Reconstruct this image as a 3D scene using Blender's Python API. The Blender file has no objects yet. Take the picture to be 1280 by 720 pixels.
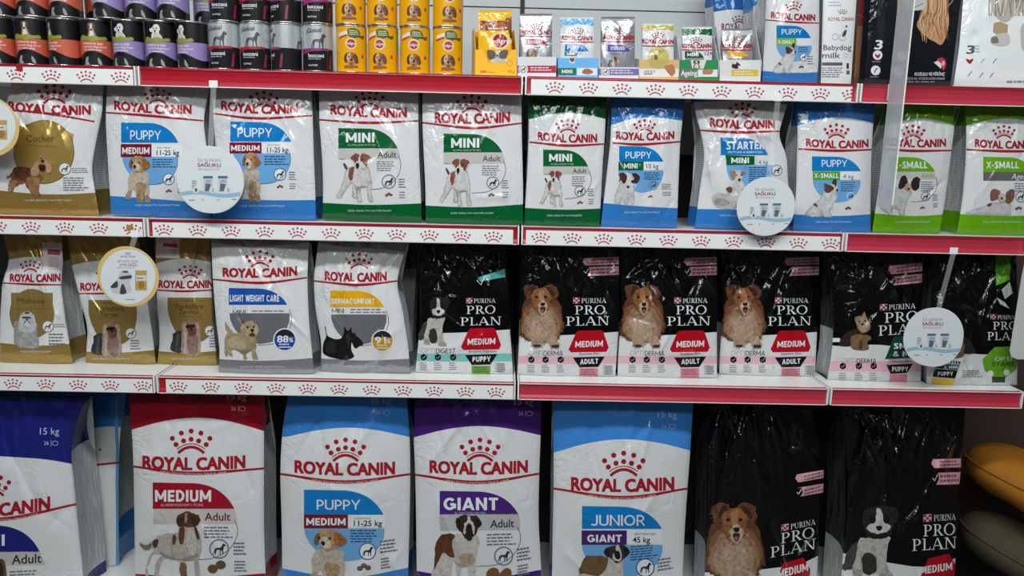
import bpy, math, random
import numpy as np
from mathutils import Vector, Matrix
from mathutils.geometry import tessellate_polygon

SC = bpy.context.scene
COL = SC.collection
# ------------------------------------------------------------------ camera, world, lights, exposure
F_PX = 960.0
PITCH, YAW, ROLL = 0.1754, -0.0147, 0.0226
Z1, Z2, Z3, ZD = 1.6822, 1.29, 0.8555, 0.14          # shelf tops (upper, middle, lower) and the base deck
CAM = np.array([0.0, -2.07, Z2 + 0.1981])
_cy, _sy, _cp, _sp = math.cos(YAW), math.sin(YAW), math.cos(PITCH), math.sin(PITCH)
FW = np.array([-_sy * _cp, _cy * _cp, -_sp])
_r0 = np.array([_cy, _sy, 0.0]); _u0 = np.cross(_r0, FW)
RT = math.cos(ROLL) * _r0 + math.sin(ROLL) * _u0
UP = -math.sin(ROLL) * _r0 + math.cos(ROLL) * _u0
cd = bpy.data.cameras.new('camera'); cam = bpy.data.objects.new('camera', cd); COL.objects.link(cam)
cd.sensor_width = 36.0; cd.lens = F_PX / 1280 * 36.0; cd.clip_start = 0.05; cd.clip_end = 60
cam.matrix_world = Matrix(((RT[0], UP[0], -FW[0], CAM[0]), (RT[1], UP[1], -FW[1], CAM[1]), (RT[2], UP[2], -FW[2], CAM[2]), (0, 0, 0, 1)))
SC.camera = cam
SC.view_settings.view_transform = 'Standard'; SC.view_settings.look = 'None'
SC.view_settings.gamma = 1.0; SC.view_settings.use_curve_mapping = False
SC.view_settings.exposure = 0.06
SC.cycles.max_bounces = 6
w = bpy.data.worlds.new('shop_air'); SC.world = w; w.use_nodes = True
_nt = w.node_tree; _bg = _nt.nodes['Background']; _bg.inputs[0].default_value = (0.86, 0.94, 1.0, 1)
_tc = _nt.nodes.new('ShaderNodeTexCoord'); _sx = _nt.nodes.new('ShaderNodeSeparateXYZ'); _mr = _nt.nodes.new('ShaderNodeMapRange')
_nt.links.new(_tc.outputs['Generated'], _sx.inputs[0]); _nt.links.new(_sx.outputs['Z'], _mr.inputs['Value'])      # sheen gradient added in place of a ceiling: pale overhead, dim at eye level
_mr.inputs['From Min'].default_value = 0.0; _mr.inputs['From Max'].default_value = 0.6; _mr.inputs['To Min'].default_value = 0.04; _mr.inputs['To Max'].default_value = 0.26
_nt.links.new(_mr.outputs['Result'], _bg.inputs[1])


def area(name, loc, target, sx, sy, power, colr=(0.95, 1.0, 1.0)):
    l = bpy.data.lights.new(name, 'AREA'); l.shape = 'RECTANGLE'; l.size = sx; l.size_y = sy
    l.energy = power; l.color = colr
    o = bpy.data.objects.new(name, l); COL.objects.link(o); o.location = loc
    o.rotation_euler = (Vector(target) - Vector(loc)).to_track_quat('-Z', 'Y').to_euler()


area('ceiling_tube_light', (-1.0, -1.75, 3.05), (-0.9, -1.2, 0.0), 1.5, 0.14, 41)
area('ceiling_tube_light', (0.75, -1.75, 3.05), (0.7, -1.2, 0.0), 1.5, 0.14, 38)
area('ceiling_tube_light', (-0.5, -3.4, 3.05), (-0.4, 0.0, 1.0), 3.4, 0.3, 45)


def pxdir(x, y):
    x = np.asarray(x, float); y = np.asarray(y, float)
    return FW + ((x - 640) / F_PX)[..., None] * RT - ((y - 360) / F_PX)[..., None] * UP


def on_y(x, y, Y):
    d = pxdir(x, y); t = (Y - CAM[1]) / d[..., 1]
    return CAM + t[..., None] * d


def to_px(p):
    d = np.asarray(p, float) - CAM; z = d @ FW
    return 640 + F_PX * (d @ RT) / z, 360 - F_PX * (d @ UP) / z


# ------------------------------------------------------------------ materials
def lin(c):
    return tuple(((v / 255) / 12.92 if v / 255 <= 0.04045 else ((v / 255 + 0.055) / 1.055) ** 2.4) for v in c) + (1.0,)


MATS = {}


def mat(rgb, rough=0.35, metal=0.0, bump=0.0, scale=30.0, coat=0.0, spec=0.5, alpha=1.0, kind=''):
    k = (tuple(rgb), rough, metal, bump, scale, coat, spec, alpha, kind)
    if k in MATS: return MATS[k]
    m = bpy.data.materials.new('surface_%d' % len(MATS)); m.use_nodes = True; MATS[k] = m
    nt = m.node_tree; b = nt.nodes['Principled BSDF']
    b.inputs['Base Color'].default_value = lin(rgb); b.inputs['Roughness'].default_value = rough
    b.inputs['Metallic'].default_value = metal; b.inputs['Specular IOR Level'].default_value = spec
    b.inputs['Coat Weight'].default_value = coat; b.inputs['Coat Roughness'].default_value = 0.12
    b.inputs['Alpha'].default_value = alpha
    tc = nt.nodes.new('ShaderNodeTexCoord')
    if bump:
        n = nt.nodes.new('ShaderNodeTexNoise'); n.inputs['Scale'].default_value = scale; n.inputs['Detail'].default_value = 2.5
        n.inputs['Distortion'].default_value = 1.2
        nt.links.new(tc.outputs['Object'], n.inputs['Vector'])
        bp = nt.nodes.new('ShaderNodeBump'); bp.inputs['Strength'].default_value = bump; bp.inputs['Distance'].default_value = 0.01
        src = n.outputs['Fac']
        if kind == 'crinkle':       # sharp folds of plastic film
            s = nt.nodes.new('ShaderNodeMath'); s.operation = 'SUBTRACT'; s.inputs[1].default_value = 0.5; nt.links.new(src, s.inputs[0])
            a = nt.nodes.new('ShaderNodeMath'); a.operation = 'ABSOLUTE'; nt.links.new(s.outputs[0], a.inputs[0])
            p = nt.nodes.new('ShaderNodeMath'); p.operation = 'POWER'; p.inputs[1].default_value = 0.6; nt.links.new(a.outputs[0], p.inputs[0])
            nm = nt.nodes.new('ShaderNodeTexNoise'); nm.inputs['Scale'].default_value = 7.0; nm.inputs['Detail'].default_value = 1.0; nt.links.new(tc.outputs['Object'], nm.inputs['Vector'])
            mk = nt.nodes.new('ShaderNodeMapRange'); mk.inputs['From Min'].default_value = 0.46; mk.inputs['From Max'].default_value = 0.66; mk.inputs['To Min'].default_value = 0.03; nt.links.new(nm.outputs['Fac'], mk.inputs['Value'])
            ml = nt.nodes.new('ShaderNodeMath'); ml.operation = 'MULTIPLY'; nt.links.new(p.outputs[0], ml.inputs[0]); nt.links.new(mk.outputs['Result'], ml.inputs[1])
            src = ml.outputs[0]
        nt.links.new(src, bp.inputs['Height']); nt.links.new(bp.outputs['Normal'], b.inputs['Normal'])
    if kind == 'smallprint':        # rows of tiny printed words
        sep = nt.nodes.new('ShaderNodeSeparateXYZ'); nt.links.new(tc.outputs['Object'], sep.inputs[0])
        wv = nt.nodes.new('ShaderNodeMath'); wv.operation = 'MULTIPLY'; wv.inputs[1].default_value = 170.0; nt.links.new(sep.outputs['Z'], wv.inputs[0])
        fr = nt.nodes.new('ShaderNodeMath'); fr.operation = 'FRACT'; nt.links.new(wv.outputs[0], fr.inputs[0])
        gt = nt.nodes.new('ShaderNodeMath'); gt.operation = 'GREATER_THAN'; gt.inputs[1].default_value = 0.52; nt.links.new(fr.outputs[0], gt.inputs[0])
        mp = nt.nodes.new('ShaderNodeMapping'); mp.inputs['Scale'].default_value = (1.0, 160.0, 14.0); nt.links.new(tc.outputs['Object'], mp.inputs[0])
        nz = nt.nodes.new('ShaderNodeTexNoise'); nz.inputs['Scale'].default_value = 1.0; nz.inputs['Detail'].default_value = 1.0; nt.links.new(mp.outputs[0], nz.inputs['Vector'])
        g2 = nt.nodes.new('ShaderNodeMath'); g2.operation = 'GREATER_THAN'; g2.inputs[1].default_value = 0.44; nt.links.new(nz.outputs['Fac'], g2.inputs[0])
        mu = nt.nodes.new('ShaderNodeMath'); mu.operation = 'MULTIPLY'; nt.links.new(gt.outputs[0], mu.inputs[0]); nt.links.new(g2.outputs[0], mu.inputs[1])
        mx = nt.nodes.new('ShaderNodeMix'); mx.data_type = 'RGBA'; mx.inputs[6].default_value = lin(rgb)
        ink = (142, 145, 148) if sum(rgb) > 360 else (88, 90, 94)
        mx.inputs[7].default_value = lin(ink); nt.links.new(mu.outputs[0], mx.inputs[0]); nt.links.new(mx.outputs[2], b.inputs['Base Color'])
    if kind == 'fur':
        n = nt.nodes.new('ShaderNodeTexNoise'); n.inputs['Scale'].default_value = scale; n.inputs['Detail'].default_value = 5; n.inputs['Distortion'].default_value = 0.8
        nt.links.new(tc.outputs['Object'], n.inputs['Vector'])
        rp = nt.nodes.new('ShaderNodeMapRange'); rp.inputs['From Min'].default_value = 0.3; rp.inputs['From Max'].default_value = 0.7; nt.links.new(n.outputs['Fac'], rp.inputs['Value'])
        mx = nt.nodes.new('ShaderNodeMix'); mx.data_type = 'RGBA'; mx.inputs[6].default_value = lin([c * (0.91 if sum(rgb) > 480 else 0.83) for c in rgb]); mx.inputs[7].default_value = lin([min(250, c * 1.06 + 2) for c in rgb])
        nt.links.new(rp.outputs['Result'], mx.inputs[0]); nt.links.new(mx.outputs[2], b.inputs['Base Color'])
    if kind == 'fabric':
        n = nt.nodes.new('ShaderNodeTexNoise'); n.inputs['Scale'].default_value = 9.0; n.inputs['Detail'].default_value = 5
        nt.links.new(tc.outputs['Object'], n.inputs['Vector'])
        mx = nt.nodes.new('ShaderNodeMix'); mx.data_type = 'RGBA'; mx.inputs[6].default_value = lin([c * 0.82 for c in rgb]); mx.inputs[7].default_value = lin([min(255, c * 1.12) for c in rgb])
        nt.links.new(n.outputs['Fac'], mx.inputs[0]); nt.links.new(mx.outputs[2], b.inputs['Base Color'])
    return m


def film(rgb):      # printed glossy bag film
    return mat([round(c * 0.93) for c in rgb], 0.12, 0.0, 0.42, 17.0, 0.0, 0.5, 1.0, 'crinkle')


def foil(rgb):      # metallised film (gold, silver)
    return mat([round(c * 0.9) for c in rgb], 0.22, 0.5, 0.34, 17.0, 0.0, 0.5, 1.0, 'crinkle')


def fur(rgb):      # printed photograph of a coat
    return mat([round(c * 0.83) for c in rgb], 0.2, 0.0, 0.0, 70.0, 0.0, 0.5, 1.0, 'fur')


def ink(rgb):       # print on cans, cartons, discs
    return mat([round(c * 0.92) for c in rgb], 0.36)


# ------------------------------------------------------------------ objects
def tag(o, label=None, cat=None, group=None, kind=None):
    if label: o['label'] = label
    if cat: o['category'] = cat
    if group: o['group'] = group
    if kind: o['kind'] = kind
    return o


def empty(name, loc, label, cat, group=None):
    o = bpy.data.objects.new(name, None); COL.objects.link(o); o.location = loc; o.empty_display_size = 0.05
    return tag(o, label, cat, group)


def mesh_obj(name, V, Fc, mats, mi=None, normals=None, parent=None, smooth=True):
    V = np.asarray(V, float)
    if parent is not None: V = V - np.array(parent.location)
    me = bpy.data.meshes.new(name)
    me.from_pydata(V.tolist(), [], [list(map(int, f)) for f in Fc])
    for m in mats: me.materials.append(m)
    if mi is not None: me.polygons.foreach_set('material_index', np.asarray(mi, np.int32))
    if smooth: me.polygons.foreach_set('use_smooth', np.ones(len(me.polygons), bool))
    me.update()
    if normals is not None: me.normals_split_custom_set_from_vertices(np.asarray(normals, float).tolist())
    o = bpy.data.objects.new(name, me); COL.objects.link(o)
    if parent is not None: o.parent = parent
    return o


class MB:
    """collects plain solids into one mesh"""
    def __init__(s): s.V = []; s.F = []; s.M = []; s.mats = []
    def mid(s, m):
        if m not in s.mats: s.mats.append(m)
        return s.mats.index(m)
    def add(s, V, Fc, m):
        b = len(s.V); k = s.mid(m); s.V += [tuple(v) for v in V]
        for f in Fc: s.F.append([b + i for i in f]); s.M.append(k)
    def hexa(s, c, m):      # 8 corners: 0-3 bottom loop, 4-7 top loop
        s.add(c, [(3, 2, 1, 0), (4, 5, 6, 7), (0, 1, 5, 4), (1, 2, 6, 5), (2, 3, 7, 6), (3, 0, 4, 7)], m)
    def box(s, x0, x1, y0, y1, z0, z1, m):
        s.hexa([(x0, y0, z0), (x1, y0, z0), (x1, y1, z0), (x0, y1, z0), (x0, y0, z1), (x1, y0, z1), (x1, y1, z1), (x0, y1, z1)], m)
    def lathe(s, cx, cy, prof, m, n=40, a0=0.0, sx=1.0, sy=1.0):
        V = []; Fc = []
        for r, z in prof:
            for i in range(n):
                a = a0 + 2 * math.pi * i / n; V.append((cx + sx * r * math.cos(a), cy + sy * r * math.sin(a), z))
        for j in range(len(prof) - 1):
            for i in range(n):
                k = (i + 1) % n; Fc.append((j * n + i, j * n + k, (j + 1) * n + k, (j + 1) * n + i))
        s.add(V, Fc, m)
    def prism(s, poly, axis, a, b, m):
        """extrude a 2D polygon (list of (p,q)) along an axis: 'x' -> (p,q)=(y,z), 'y' -> (x,z)"""
        mk = (lambda t, p, q: (t, p, q)) if axis == 'x' else (lambda t, p, q: (p, t, q))
        n = len(poly); V = [mk(a, *p) for p in poly] + [mk(b, *p) for p in poly]
        tr = tessellate_polygon([[Vector((p[0], p[1], 0)) for p in poly]])
        Fc = [(i, (i + 1) % n, n + (i + 1) % n, n + i) for i in range(n)] + [tuple(t) for t in tr] + [tuple(n + i for i in t[::-1]) for t in tr]
        s.add(V, Fc, m)
    def build(s, name, parent=None, smooth=False, bevel=0.0):
        o = mesh_obj(name, s.V, s.F, s.mats, s.M, None, parent, smooth)
        if bevel:
            b = o.modifiers.new('bevel', 'BEVEL'); b.width = bevel; b.segments = 2; b.limit_method = 'ANGLE'
        return o


# ------------------------------------------------------------------ lettering and drawn shapes
GL = {}


def glyphs(s, off, shear):
    k = (s, off, shear)
    if k in GL: return GL[k]
    c = bpy.data.curves.new('lettering', 'FONT'); c.body = s; c.size = 1.0; c.resolution_u = 3; c.offset = off; c.shear = shear
    o = bpy.data.objects.new('lettering', c); COL.objects.link(o)
    dg = bpy.context.evaluated_depsgraph_get(); dg.update()
    me = o.evaluated_get(dg).to_mesh(); me.calc_loop_triangles()
    V = np.array([v.co[:2] for v in me.vertices]); T = np.array([t.vertices[:] for t in me.loop_triangles])
    o.evaluated_get(dg).to_mesh_clear(); bpy.data.objects.remove(o); bpy.data.curves.remove(c)
    V[:, 0] -= V[:, 0].min(); GL[(s, off, shear, 'w')] = float(V[:, 0].max()); V[:, 0] /= V[:, 0].max()
    GL[k] = (V, T)
    return GL[k]


CAP = 0.729     # set below from the letter H


def ell(cx, cy, rx, ry, n=20, a0=0, a1=360):
    return [(cx + rx * math.cos(math.radians(a0 + (a1 - a0) * i / (n - (abs(a1 - a0) < 360)))), cy + ry * math.sin(math.radians(a0 + (a1 - a0) * i / (n - (abs(a1 - a0) < 360))))) for i in range(n)]


def sm(p, n=4):
    p = np.array(p, float); N = len(p); out = []
    for i in range(N):
        a, b, c, d = p[i - 1], p[i], p[(i + 1) % N], p[(i + 2) % N]
        for k in range(n):
            t = k / n
            out.append(0.5 * (2 * b + (c - a) * t + (2 * a - 5 * b + 4 * c - d) * t * t + (3 * b - a - 3 * c + d) * t ** 3))
    return [tuple(q) for q in out]


def curve(p, n=16):
    """open smooth curve through points"""
    p = [np.array(q, float) for q in p]
    if len(p) == 2: return [tuple(p[0] + (p[1] - p[0]) * i / n) for i in range(n + 1)]
    p = [2 * p[0] - p[1]] + p + [2 * p[-1] - p[-2]]; out = []
    m = max(2, n // (len(p) - 3))
    for i in range(1, len(p) - 2):
        a, b, c, d = p[i - 1], p[i], p[i + 1], p[i + 2]
        for k in range(m):
            t = k / m; out.append(tuple(0.5 * (2 * b + (c - a) * t + (2 * a - 5 * b + 4 * c - d) * t * t + (3 * b - a - 3 * c + d) * t ** 3)))
    out.append(tuple(p[-2])); return out


SERIF = {}


def _serif():
    k = 0.13; t = 0.05; sf = 0.045
    def R(x0, y0, x1, y1): return [(x0, y0), (x1, y0), (x1, y1), (x0, y1)]
    def half(cx, cy, rx, ry, ix, iy, dx=0.0):
        return ell(cx, cy, rx, ry, 12, -90, 90) + ell(cx - dx, cy, ix, iy, 12, 90, -90)
    stem = [R(.12, 0, .12 + k, 1), R(.0, 0, .37, sf), R(.0, 1 - sf, .2, 1)]
    SERIF['P'] = (.72, stem + [R(.2, 1 - t, .36, 1), R(.2, .44, .36, .44 + t), half(.34, .72, .35, .28, .21, .235)])
    SERIF['R'] = (.8, stem + [R(.2, 1 - t, .34, 1), R(.2, .46, .34, .46 + t), half(.32, .73, .33, .27, .19, .225), [(.32, .48), (.46, .48), (.82, 0), (.64, 0)], R(.6, 0, .86, sf)])
    SERIF['O'] = (.95, [ell(.46, .5, .46, .52, 28) + [(.92, .5)] + ell(.46, .5, .32, .46, 28)[::-1] + [(.78, .5)]])
    SERIF['L'] = (.68, stem + [R(.2, 0, .62, sf + .01), [(.56, 0), (.64, 0), (.66, .26), (.62, .26)]])
    SERIF['A'] = (.92, [[(.06, 0), (.12, 0), (.45, 1), (.4, 1)], [(.4, 1), (.5, 1), (.9, 0), (.72, 0)], R(.2, .3, .68, .36), R(-.04, 0, .24, sf), R(.6, 0, .98, sf)])
    SERIF['N'] = (1.0, [R(.12, 0, .18, 1), R(.78, 0, .84, 1), [(.08, 1), (.24, 1), (.84, 0), (.72, 0)], R(0, 0, .3, sf), R(0, 1 - sf, .2, 1), R(.66, 1 - sf, .96, 1)])
    SERIF['U'] = (.9, [R(.1, .28, .1 + k, 1), R(.7, .28, .76, 1), ell(.43, .3, .33, .32, 12, 0, -180) + ell(.46, .3, .24, .25, 12, -180, 0), R(0, 1 - sf, .34, 1), R(.58, 1 - sf, .88, 1)])
    SERIF['I'] = (.42, [R(.12, 0, .12 + k, 1), R(0, 0, .37, sf), R(0, 1 - sf, .37, 1)])


_serif()


STK = {}


def _block():
    """upright block capitals as centre lines in a box one unit high; h is half the stroke"""
    def mk(h):
        t, b, m = 1 - h, h, .52; C_ = lambda *p: curve(list(p), 18)
        bowl = lambda w_, y0, y1, x0=h: C_((x0, y1), (w_ * .5, y1), (w_ - h - .05, (y0 + 3 * y1) / 4 + .02), (w_ - h, (y0 + y1) / 2), (w_ - h - .05, (3 * y0 + y1) / 4 - .02), (w_ * .5, y0), (x0, y0))
        rnd = lambda w_: [(w_ / 2 + (w_ / 2 - h) * math.sin(a), .5 + (.5 - h) * math.cos(a)) for a in np.linspace(0, 2 * math.pi, 29)]
        arc = lambda w_, a0, a1: [(w_ / 2 + (w_ / 2 - h) * math.sin(math.radians(a)), .5 + (.5 - h) * math.cos(math.radians(a))) for a in np.linspace(a0, a1, 22)]
        D = {'I': (2 * h, [[(h, 0), (h, 1)]]), 'L': (.52, [[(h, 0), (h, 1)], [(h, b), (.52, b)]]), 'T': (.62, [[(.31, 0), (.31, 1)], [(0, t), (.62, t)]]), 'E': (.56, [[(h, 0), (h, 1)], [(h, t), (.56, t)], [(h, .5), (.52, .5)], [(h, b), (.56, b)]]),
             'F': (.53, [[(h, 0), (h, 1)], [(h, t), (.53, t)], [(h, .48), (.5, .48)]]), 'H': (.7, [[(h, 0), (h, 1)], [(.7 - h, 0), (.7 - h, 1)], [(h, .5), (.7 - h, .5)]]), 'N': (.74, [[(h, 0), (h, 1)], [(.74 - h, 0), (.74 - h, 1)], [(h * .8, 1.04), (.74 - h * .8, -.04)]]),
             'M': (.94, [[(h, 0), (h, 1)], [(.94 - h, 0), (.94 - h, 1)], [(h * .9, 1.05), (.47, .22)], [(.94 - h * .9, 1.05), (.47, .22)]]), 'A': (.78, [[(h * .7, -.05), (.39, 1.02)], [(.78 - h * .7, -.05), (.39, 1.02)], [(.2, .27), (.58, .27)]]),
             'Y': (.7, [[(.35, 0), (.35, .46)], [(.35, .42), (h * .5, 1.05)], [(.35, .42), (.7 - h * .5, 1.05)]]), 'X': (.72, [[(h * .6, -.04), (.72 - h * .6, 1.04)], [(h * .6, 1.04), (.72 - h * .6, -.04)]]), 'W': (1.06, [[(h * .6, 1.05), (.29, -.04)], [(.29, -.04), (.53, .95)], [(.53, .95), (.77, -.04)], [(.77, -.04), (1.06 - h * .6, 1.05)]]),
             'U': (.7, [[(h, 1), (h, .34)], C_((h, .36), (h + .03, .18), (.35, b), (.7 - h - .03, .18), (.7 - h, .36)), [(.7 - h, .34), (.7 - h, 1)]]), 'J': (.5, [[(.5 - h, 1), (.5 - h, .3)], C_((.5 - h, .32), (.47 - h, .15), (.24, b), (.02, .14))]),
             'D': (.7, [[(h, 0), (h, 1)], bowl(.7, b, t)]), 'P': (.58, [[(h, 0), (h, 1)], bowl(.58, .42, t)]), 'R': (.62, [[(h, 0), (h, 1)], bowl(.58, .45, t), [(.3, .46), (.62 - h * .6, -.05)]]), 'B': (.6, [[(h, 0), (h, 1)], bowl(.56, .5, t), bowl(.6, b, .5)]),
             'O': (.84, [rnd(.84)]), 'C': (.76, [arc(.8, 52, -232 + 360 - 308 - 52 - 0) if False else arc(.8, 50, -230)]), 'G': (.82, [arc(.84, 48, -258), [(.45, .46), (.84 - h, .46)], [(.84 - h, .5), (.84 - h, .14)]]),
             'S': (.58, [C_((.53, .8), (.42, .93 - h * .3), (.29, t), (.1 + h * .5, .86), (.12 + h * .3, .66), (.29, .53), (.46 - h * .3, .4), (.58 - h, .24), (.44, .09 + h * .2), (.29, b), (.15, .09 + h * .2), (.04, .2))]), 'K': (.68, [[(h, 0), (h, 1)], [(h, .4), (.68 - h * .7, 1.05)], [(.26, .52), (.68 - h * .6, -.05)]]),
             '-': (.34, [[(.02, .42), (.32, .42)]]), ' ': (.26, []), '&': (.74, [C_((.7, .02), (.3, .6), (.26, .8), (.4, 1 - h), (.52, .8), (.4, .62), (.12, .36), (.14, .14), (.32, b), (.5, .12), (.66, .42))]), 'V': (.74, [[(h * .6, 1.05), (.37, -.03)], [(.37, -.03), (.74 - h * .6, 1.05)]])}
        return D
    for h in (.065, .105): STK[h] = mk(h)


_block()


def block_text(txt, h):
    """mesh of a word in block capitals: x 0..1, y 0..1, third column a tiny height step where strokes cross"""
    k = (txt, h, 'block')
    if k in GL: return GL[k]
    V = []; T = []; x = 0.0; n_ = 0
    for ch in txt:
        wd, ls = STK[h][ch]
        for p in ls:
            p = np.array(p, float); d = np.gradient(p, axis=0); L = np.hypot(d[:, 0], d[:, 1]) + 1e-9; nn = np.stack([-d[:, 1] / L, d[:, 0] / L], 1) * h; b = len(V); n = len(p)
            for q in np.concatenate([p + nn, p - nn]): V.append((x + q[0], min(1.0, max(0.0, q[1])), (n_ % 6) * .1))
            for i in range(n - 1): T += [(b + i, b + i + 1, b + n + i), (b + i + 1, b + n + i + 1, b + n + i)]
            n_ += 1
        x += wd + .07 + h * .5
    V = np.array(V); V[:, 0] /= (x - .07 - h * .5); GL[k] = (V, np.array(T)); return GL[k]


class Art:
    """flat print: triangles in its own 2D frame (y downwards), later laid on a surface"""
    def __init__(s): s.items = []; s.part = 'front_panel'
    def raw(s, V, T, m, layer, part=None):
        V = np.asarray(V, float); T = np.asarray(T, int)
        if len(T) == 0: return
        a, b, c = V[T[:, 0]], V[T[:, 1]], V[T[:, 2]]
        ar = (b[:, 0] - a[:, 0]) * (c[:, 1] - a[:, 1]) - (b[:, 1] - a[:, 1]) * (c[:, 0] - a[:, 0])
        T = T.copy(); fl = ar > 0; T[fl] = T[fl][:, [0, 2, 1]]; T = T[np.abs(ar) > 1e-9]
        if len(T): s.items.append((V, T, m, layer, part or s.part))
    def poly(s, p, m, layer=1, part=None):
        if not isinstance(p[0][0], (tuple, list, np.ndarray)): p = [p]
        T = tessellate_polygon([[Vector((float(q[0]), float(q[1]), 0)) for q in r] for r in p])
        s.raw([q for r in p for q in r], [t for t in T], m, layer, part)
    def polys(s, ps, m, layer=1, part=None):
        V = []; T = []; n_ = 0
        for p in ps:
            b = len(V); V += [(q[0], q[1], (n_ % 12) * .1) for q in p]; n_ += 1
            T += [tuple(b + i for i in t) for t in tessellate_polygon([[Vector((float(q[0]), float(q[1]), 0)) for q in p]])]
        s.raw(V, T, m, layer, part)
    def rect(s, x0, y0, x1, y1, m, layer=2, part=None, sk=0.0):
        s.poly([(x0, y0), (x1, y0 + sk), (x1, y1 + sk), (x0, y1)], m, layer, part)
    def ring(s, cx, cy, r, wd, m, layer=3, part=None, n=24, ry=None):
        ry = ry or r
        a = ell(cx, cy, r, ry, n); b = ell(cx, cy, r - wd, ry - wd, n); V = a + b
        T = [(i, (i + 1) % n, n + i) for i in range(n)] + [((i + 1) % n, n + (i + 1) % n, n + i) for i in range(n)]
        s.raw(V, T, m, layer, part)
    def stroke(s, p, wd, m, layer=3, part=None):
        p = np.array(p, float); n = len(p); wd = np.broadcast_to(np.asarray(wd, float), (n,))
        d = np.gradient(p, axis=0); L = np.hypot(d[:, 0], d[:, 1]) + 1e-9; nn = np.stack([-d[:, 1] / L, d[:, 0] / L], 1) * wd[:, None] / 2
        V = np.concatenate([p + nn, p - nn]); T = []
        for i in range(n - 1): T += [(i, i + 1, n + i), (i + 1, n + i + 1, n + i)]
        s.raw(V, T, m, layer, part)
    def t(s, txt, x0, x1, yb, h, m, layer=4, part=None, bold=0.015, shear=0.0, yb2=None, dip=0.0, serif=False):
        """a line of lettering between x0 and x1, baseline yb (to yb2), capital height h"""
        yb2 = yb if yb2 is None else yb2
        if not serif and bold >= .008 and txt != 'ROYAL CANIN' and all(c_ in STK[.065] for c_ in txt):
            V, T = block_text(txt, .105 if bold >= .015 else .065); V = V.copy(); hh = V[:, 1]; ex = V[:, 2]
            if shear: V[:, 0] += shear * .12 * V[:, 1]
        elif serif:
            V = []; T = []; x = 0.0; n_ = 0
            for ch in txt:
                wd, ps = SERIF[ch]
                for p in ps:
                    b = len(V); V += [(x + q[0], q[1], (n_ % 12) * .1) for q in p]; n_ += 1
                    T += [tuple(b + i for i in t) for t in tessellate_polygon([[Vector((q[0], q[1], 0)) for q in p]])]
                x += wd + 0.08
            V = np.array(V); V[:, 0] /= (x - 0.08); T = np.array(T); hh = V[:, 1]; ex = V[:, 2]
        else:
            V, T = glyphs(txt, min(bold, .004), shear); hh = V[:, 1] / CAP; ex = np.zeros(len(V))
            if bold > .01:      # heavier strokes: the letters drawn again a little to each side
                e = min(bold - .004, .017) if bold < .034 else bold - .008; wd_ = GL[(txt, min(bold, .004), shear, 'w')]; n_ = len(V)
                V = np.concatenate([V + np.array([a * e / wd_, 0]) for a, _ in ((-1, 1), (1, 1), (1, -1), (-1, -1))]); hh = np.concatenate([hh + b * .7 * e / CAP for _, b in ((-1, 1), (1, 1), (1, -1), (-1, -1))])
                T = np.concatenate([T + k_ * n_ for k_ in range(4)]); ex = np.repeat(np.arange(4) * .12, n_)
        tt = V[:, 0]; tc = np.clip(tt, 0, 1)
        X = x0 + (x1 - x0) * tt; Y = yb + (yb2 - yb) * tt + dip * 4 * tc * (1 - tc) - hh * h
        s.raw(np.stack([X, Y, ex], 1), T, m, layer, part)
    def para(s, x0, x1, y0, n, dy, m, layer=4, part=None, th=0.42, sk=0.0, seed=1):
        rn = random.Random(seed * 7 + n); ps = []; m = film((104, 106, 112)) if m is film((52, 52, 58)) else m
        for i in range(n):
            x = x0; e = x0 + (x1 - x0) * rn.uniform(0.7, 1.0); y = y0 + i * dy
            while x < e - 0.3:
                q = min(e, x + rn.uniform(0.09, 0.24) * (x1 - x0)); a = (x - x0) / (x1 - x0) * sk; b = (q - x0) / (x1 - x0) * sk
                ps.append([(x, y + a), (q, y + b), (q, y + b + th * dy), (x, y + a + th * dy)]); x = q + 0.035 * (x1 - x0)
        s.polys(ps, m, layer, part)


def split_all(V, T, co, lo, hi):
    """cut every triangle along all integer lines of co . uv between lo and hi"""
    e = 1e-7
    while len(T):
        f = V[:, :2] @ co; tf = f[T]
        k0 = np.maximum(np.floor(tf.min(1) + e) + 1, lo); k1 = np.minimum(np.ceil(tf.max(1) - e) - 1, hi); cr = k1 >= k0
        if not cr.any(): break
        keep = T[~cr]; X = T[cr]; dx = tf[cr] - np.floor((k0[cr] + k1[cr]) / 2)[:, None]; sg = np.where(dx > e, 1, np.where(dx < -e, -1, 0))
        newV = [V]; newT = [keep]; n = len(V)
        z = (sg == 0).sum(1) == 1
        if z.any():
            A, D = X[z], dx[z]; r = np.argmax(sg[z] == 0, 1); ix = np.arange(len(A)); b_, c_ = (r + 1) % 3, (r + 2) % 3
            a, b, c = A[ix, r], A[ix, b_], A[ix, c_]; t = D[ix, b_] / (D[ix, b_] - D[ix, c_])
            newV.append(V[b] + (V[c] - V[b]) * t[:, None]); pi = n + ix; n += len(A); newT += [np.stack([a, b, pi], 1), np.stack([a, pi, c], 1)]
        y = ~z
        if y.any():
            A, D, S = X[y], dx[y], sg[y]; r = np.argmax(S == -np.sign(S.sum(1))[:, None], 1); ix = np.arange(len(A)); b_, c_ = (r + 1) % 3, (r + 2) % 3
            a, b, c = A[ix, r], A[ix, b_], A[ix, c_]; t1 = D[ix, r] / (D[ix, r] - D[ix, b_]); t2 = D[ix, r] / (D[ix, r] - D[ix, c_])
            newV += [V[a] + (V[b] - V[a]) * t1[:, None], V[a] + (V[c] - V[a]) * t2[:, None]]; pi = n + ix; qi = pi + len(A); n += 2 * len(A)
            newT += [np.stack([a, pi, qi], 1), np.stack([pi, b, c], 1), np.stack([pi, c, qi], 1)]
        V = np.concatenate(newV); T = np.concatenate(newT)
    return V, T


LAY = 0.00016


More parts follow.
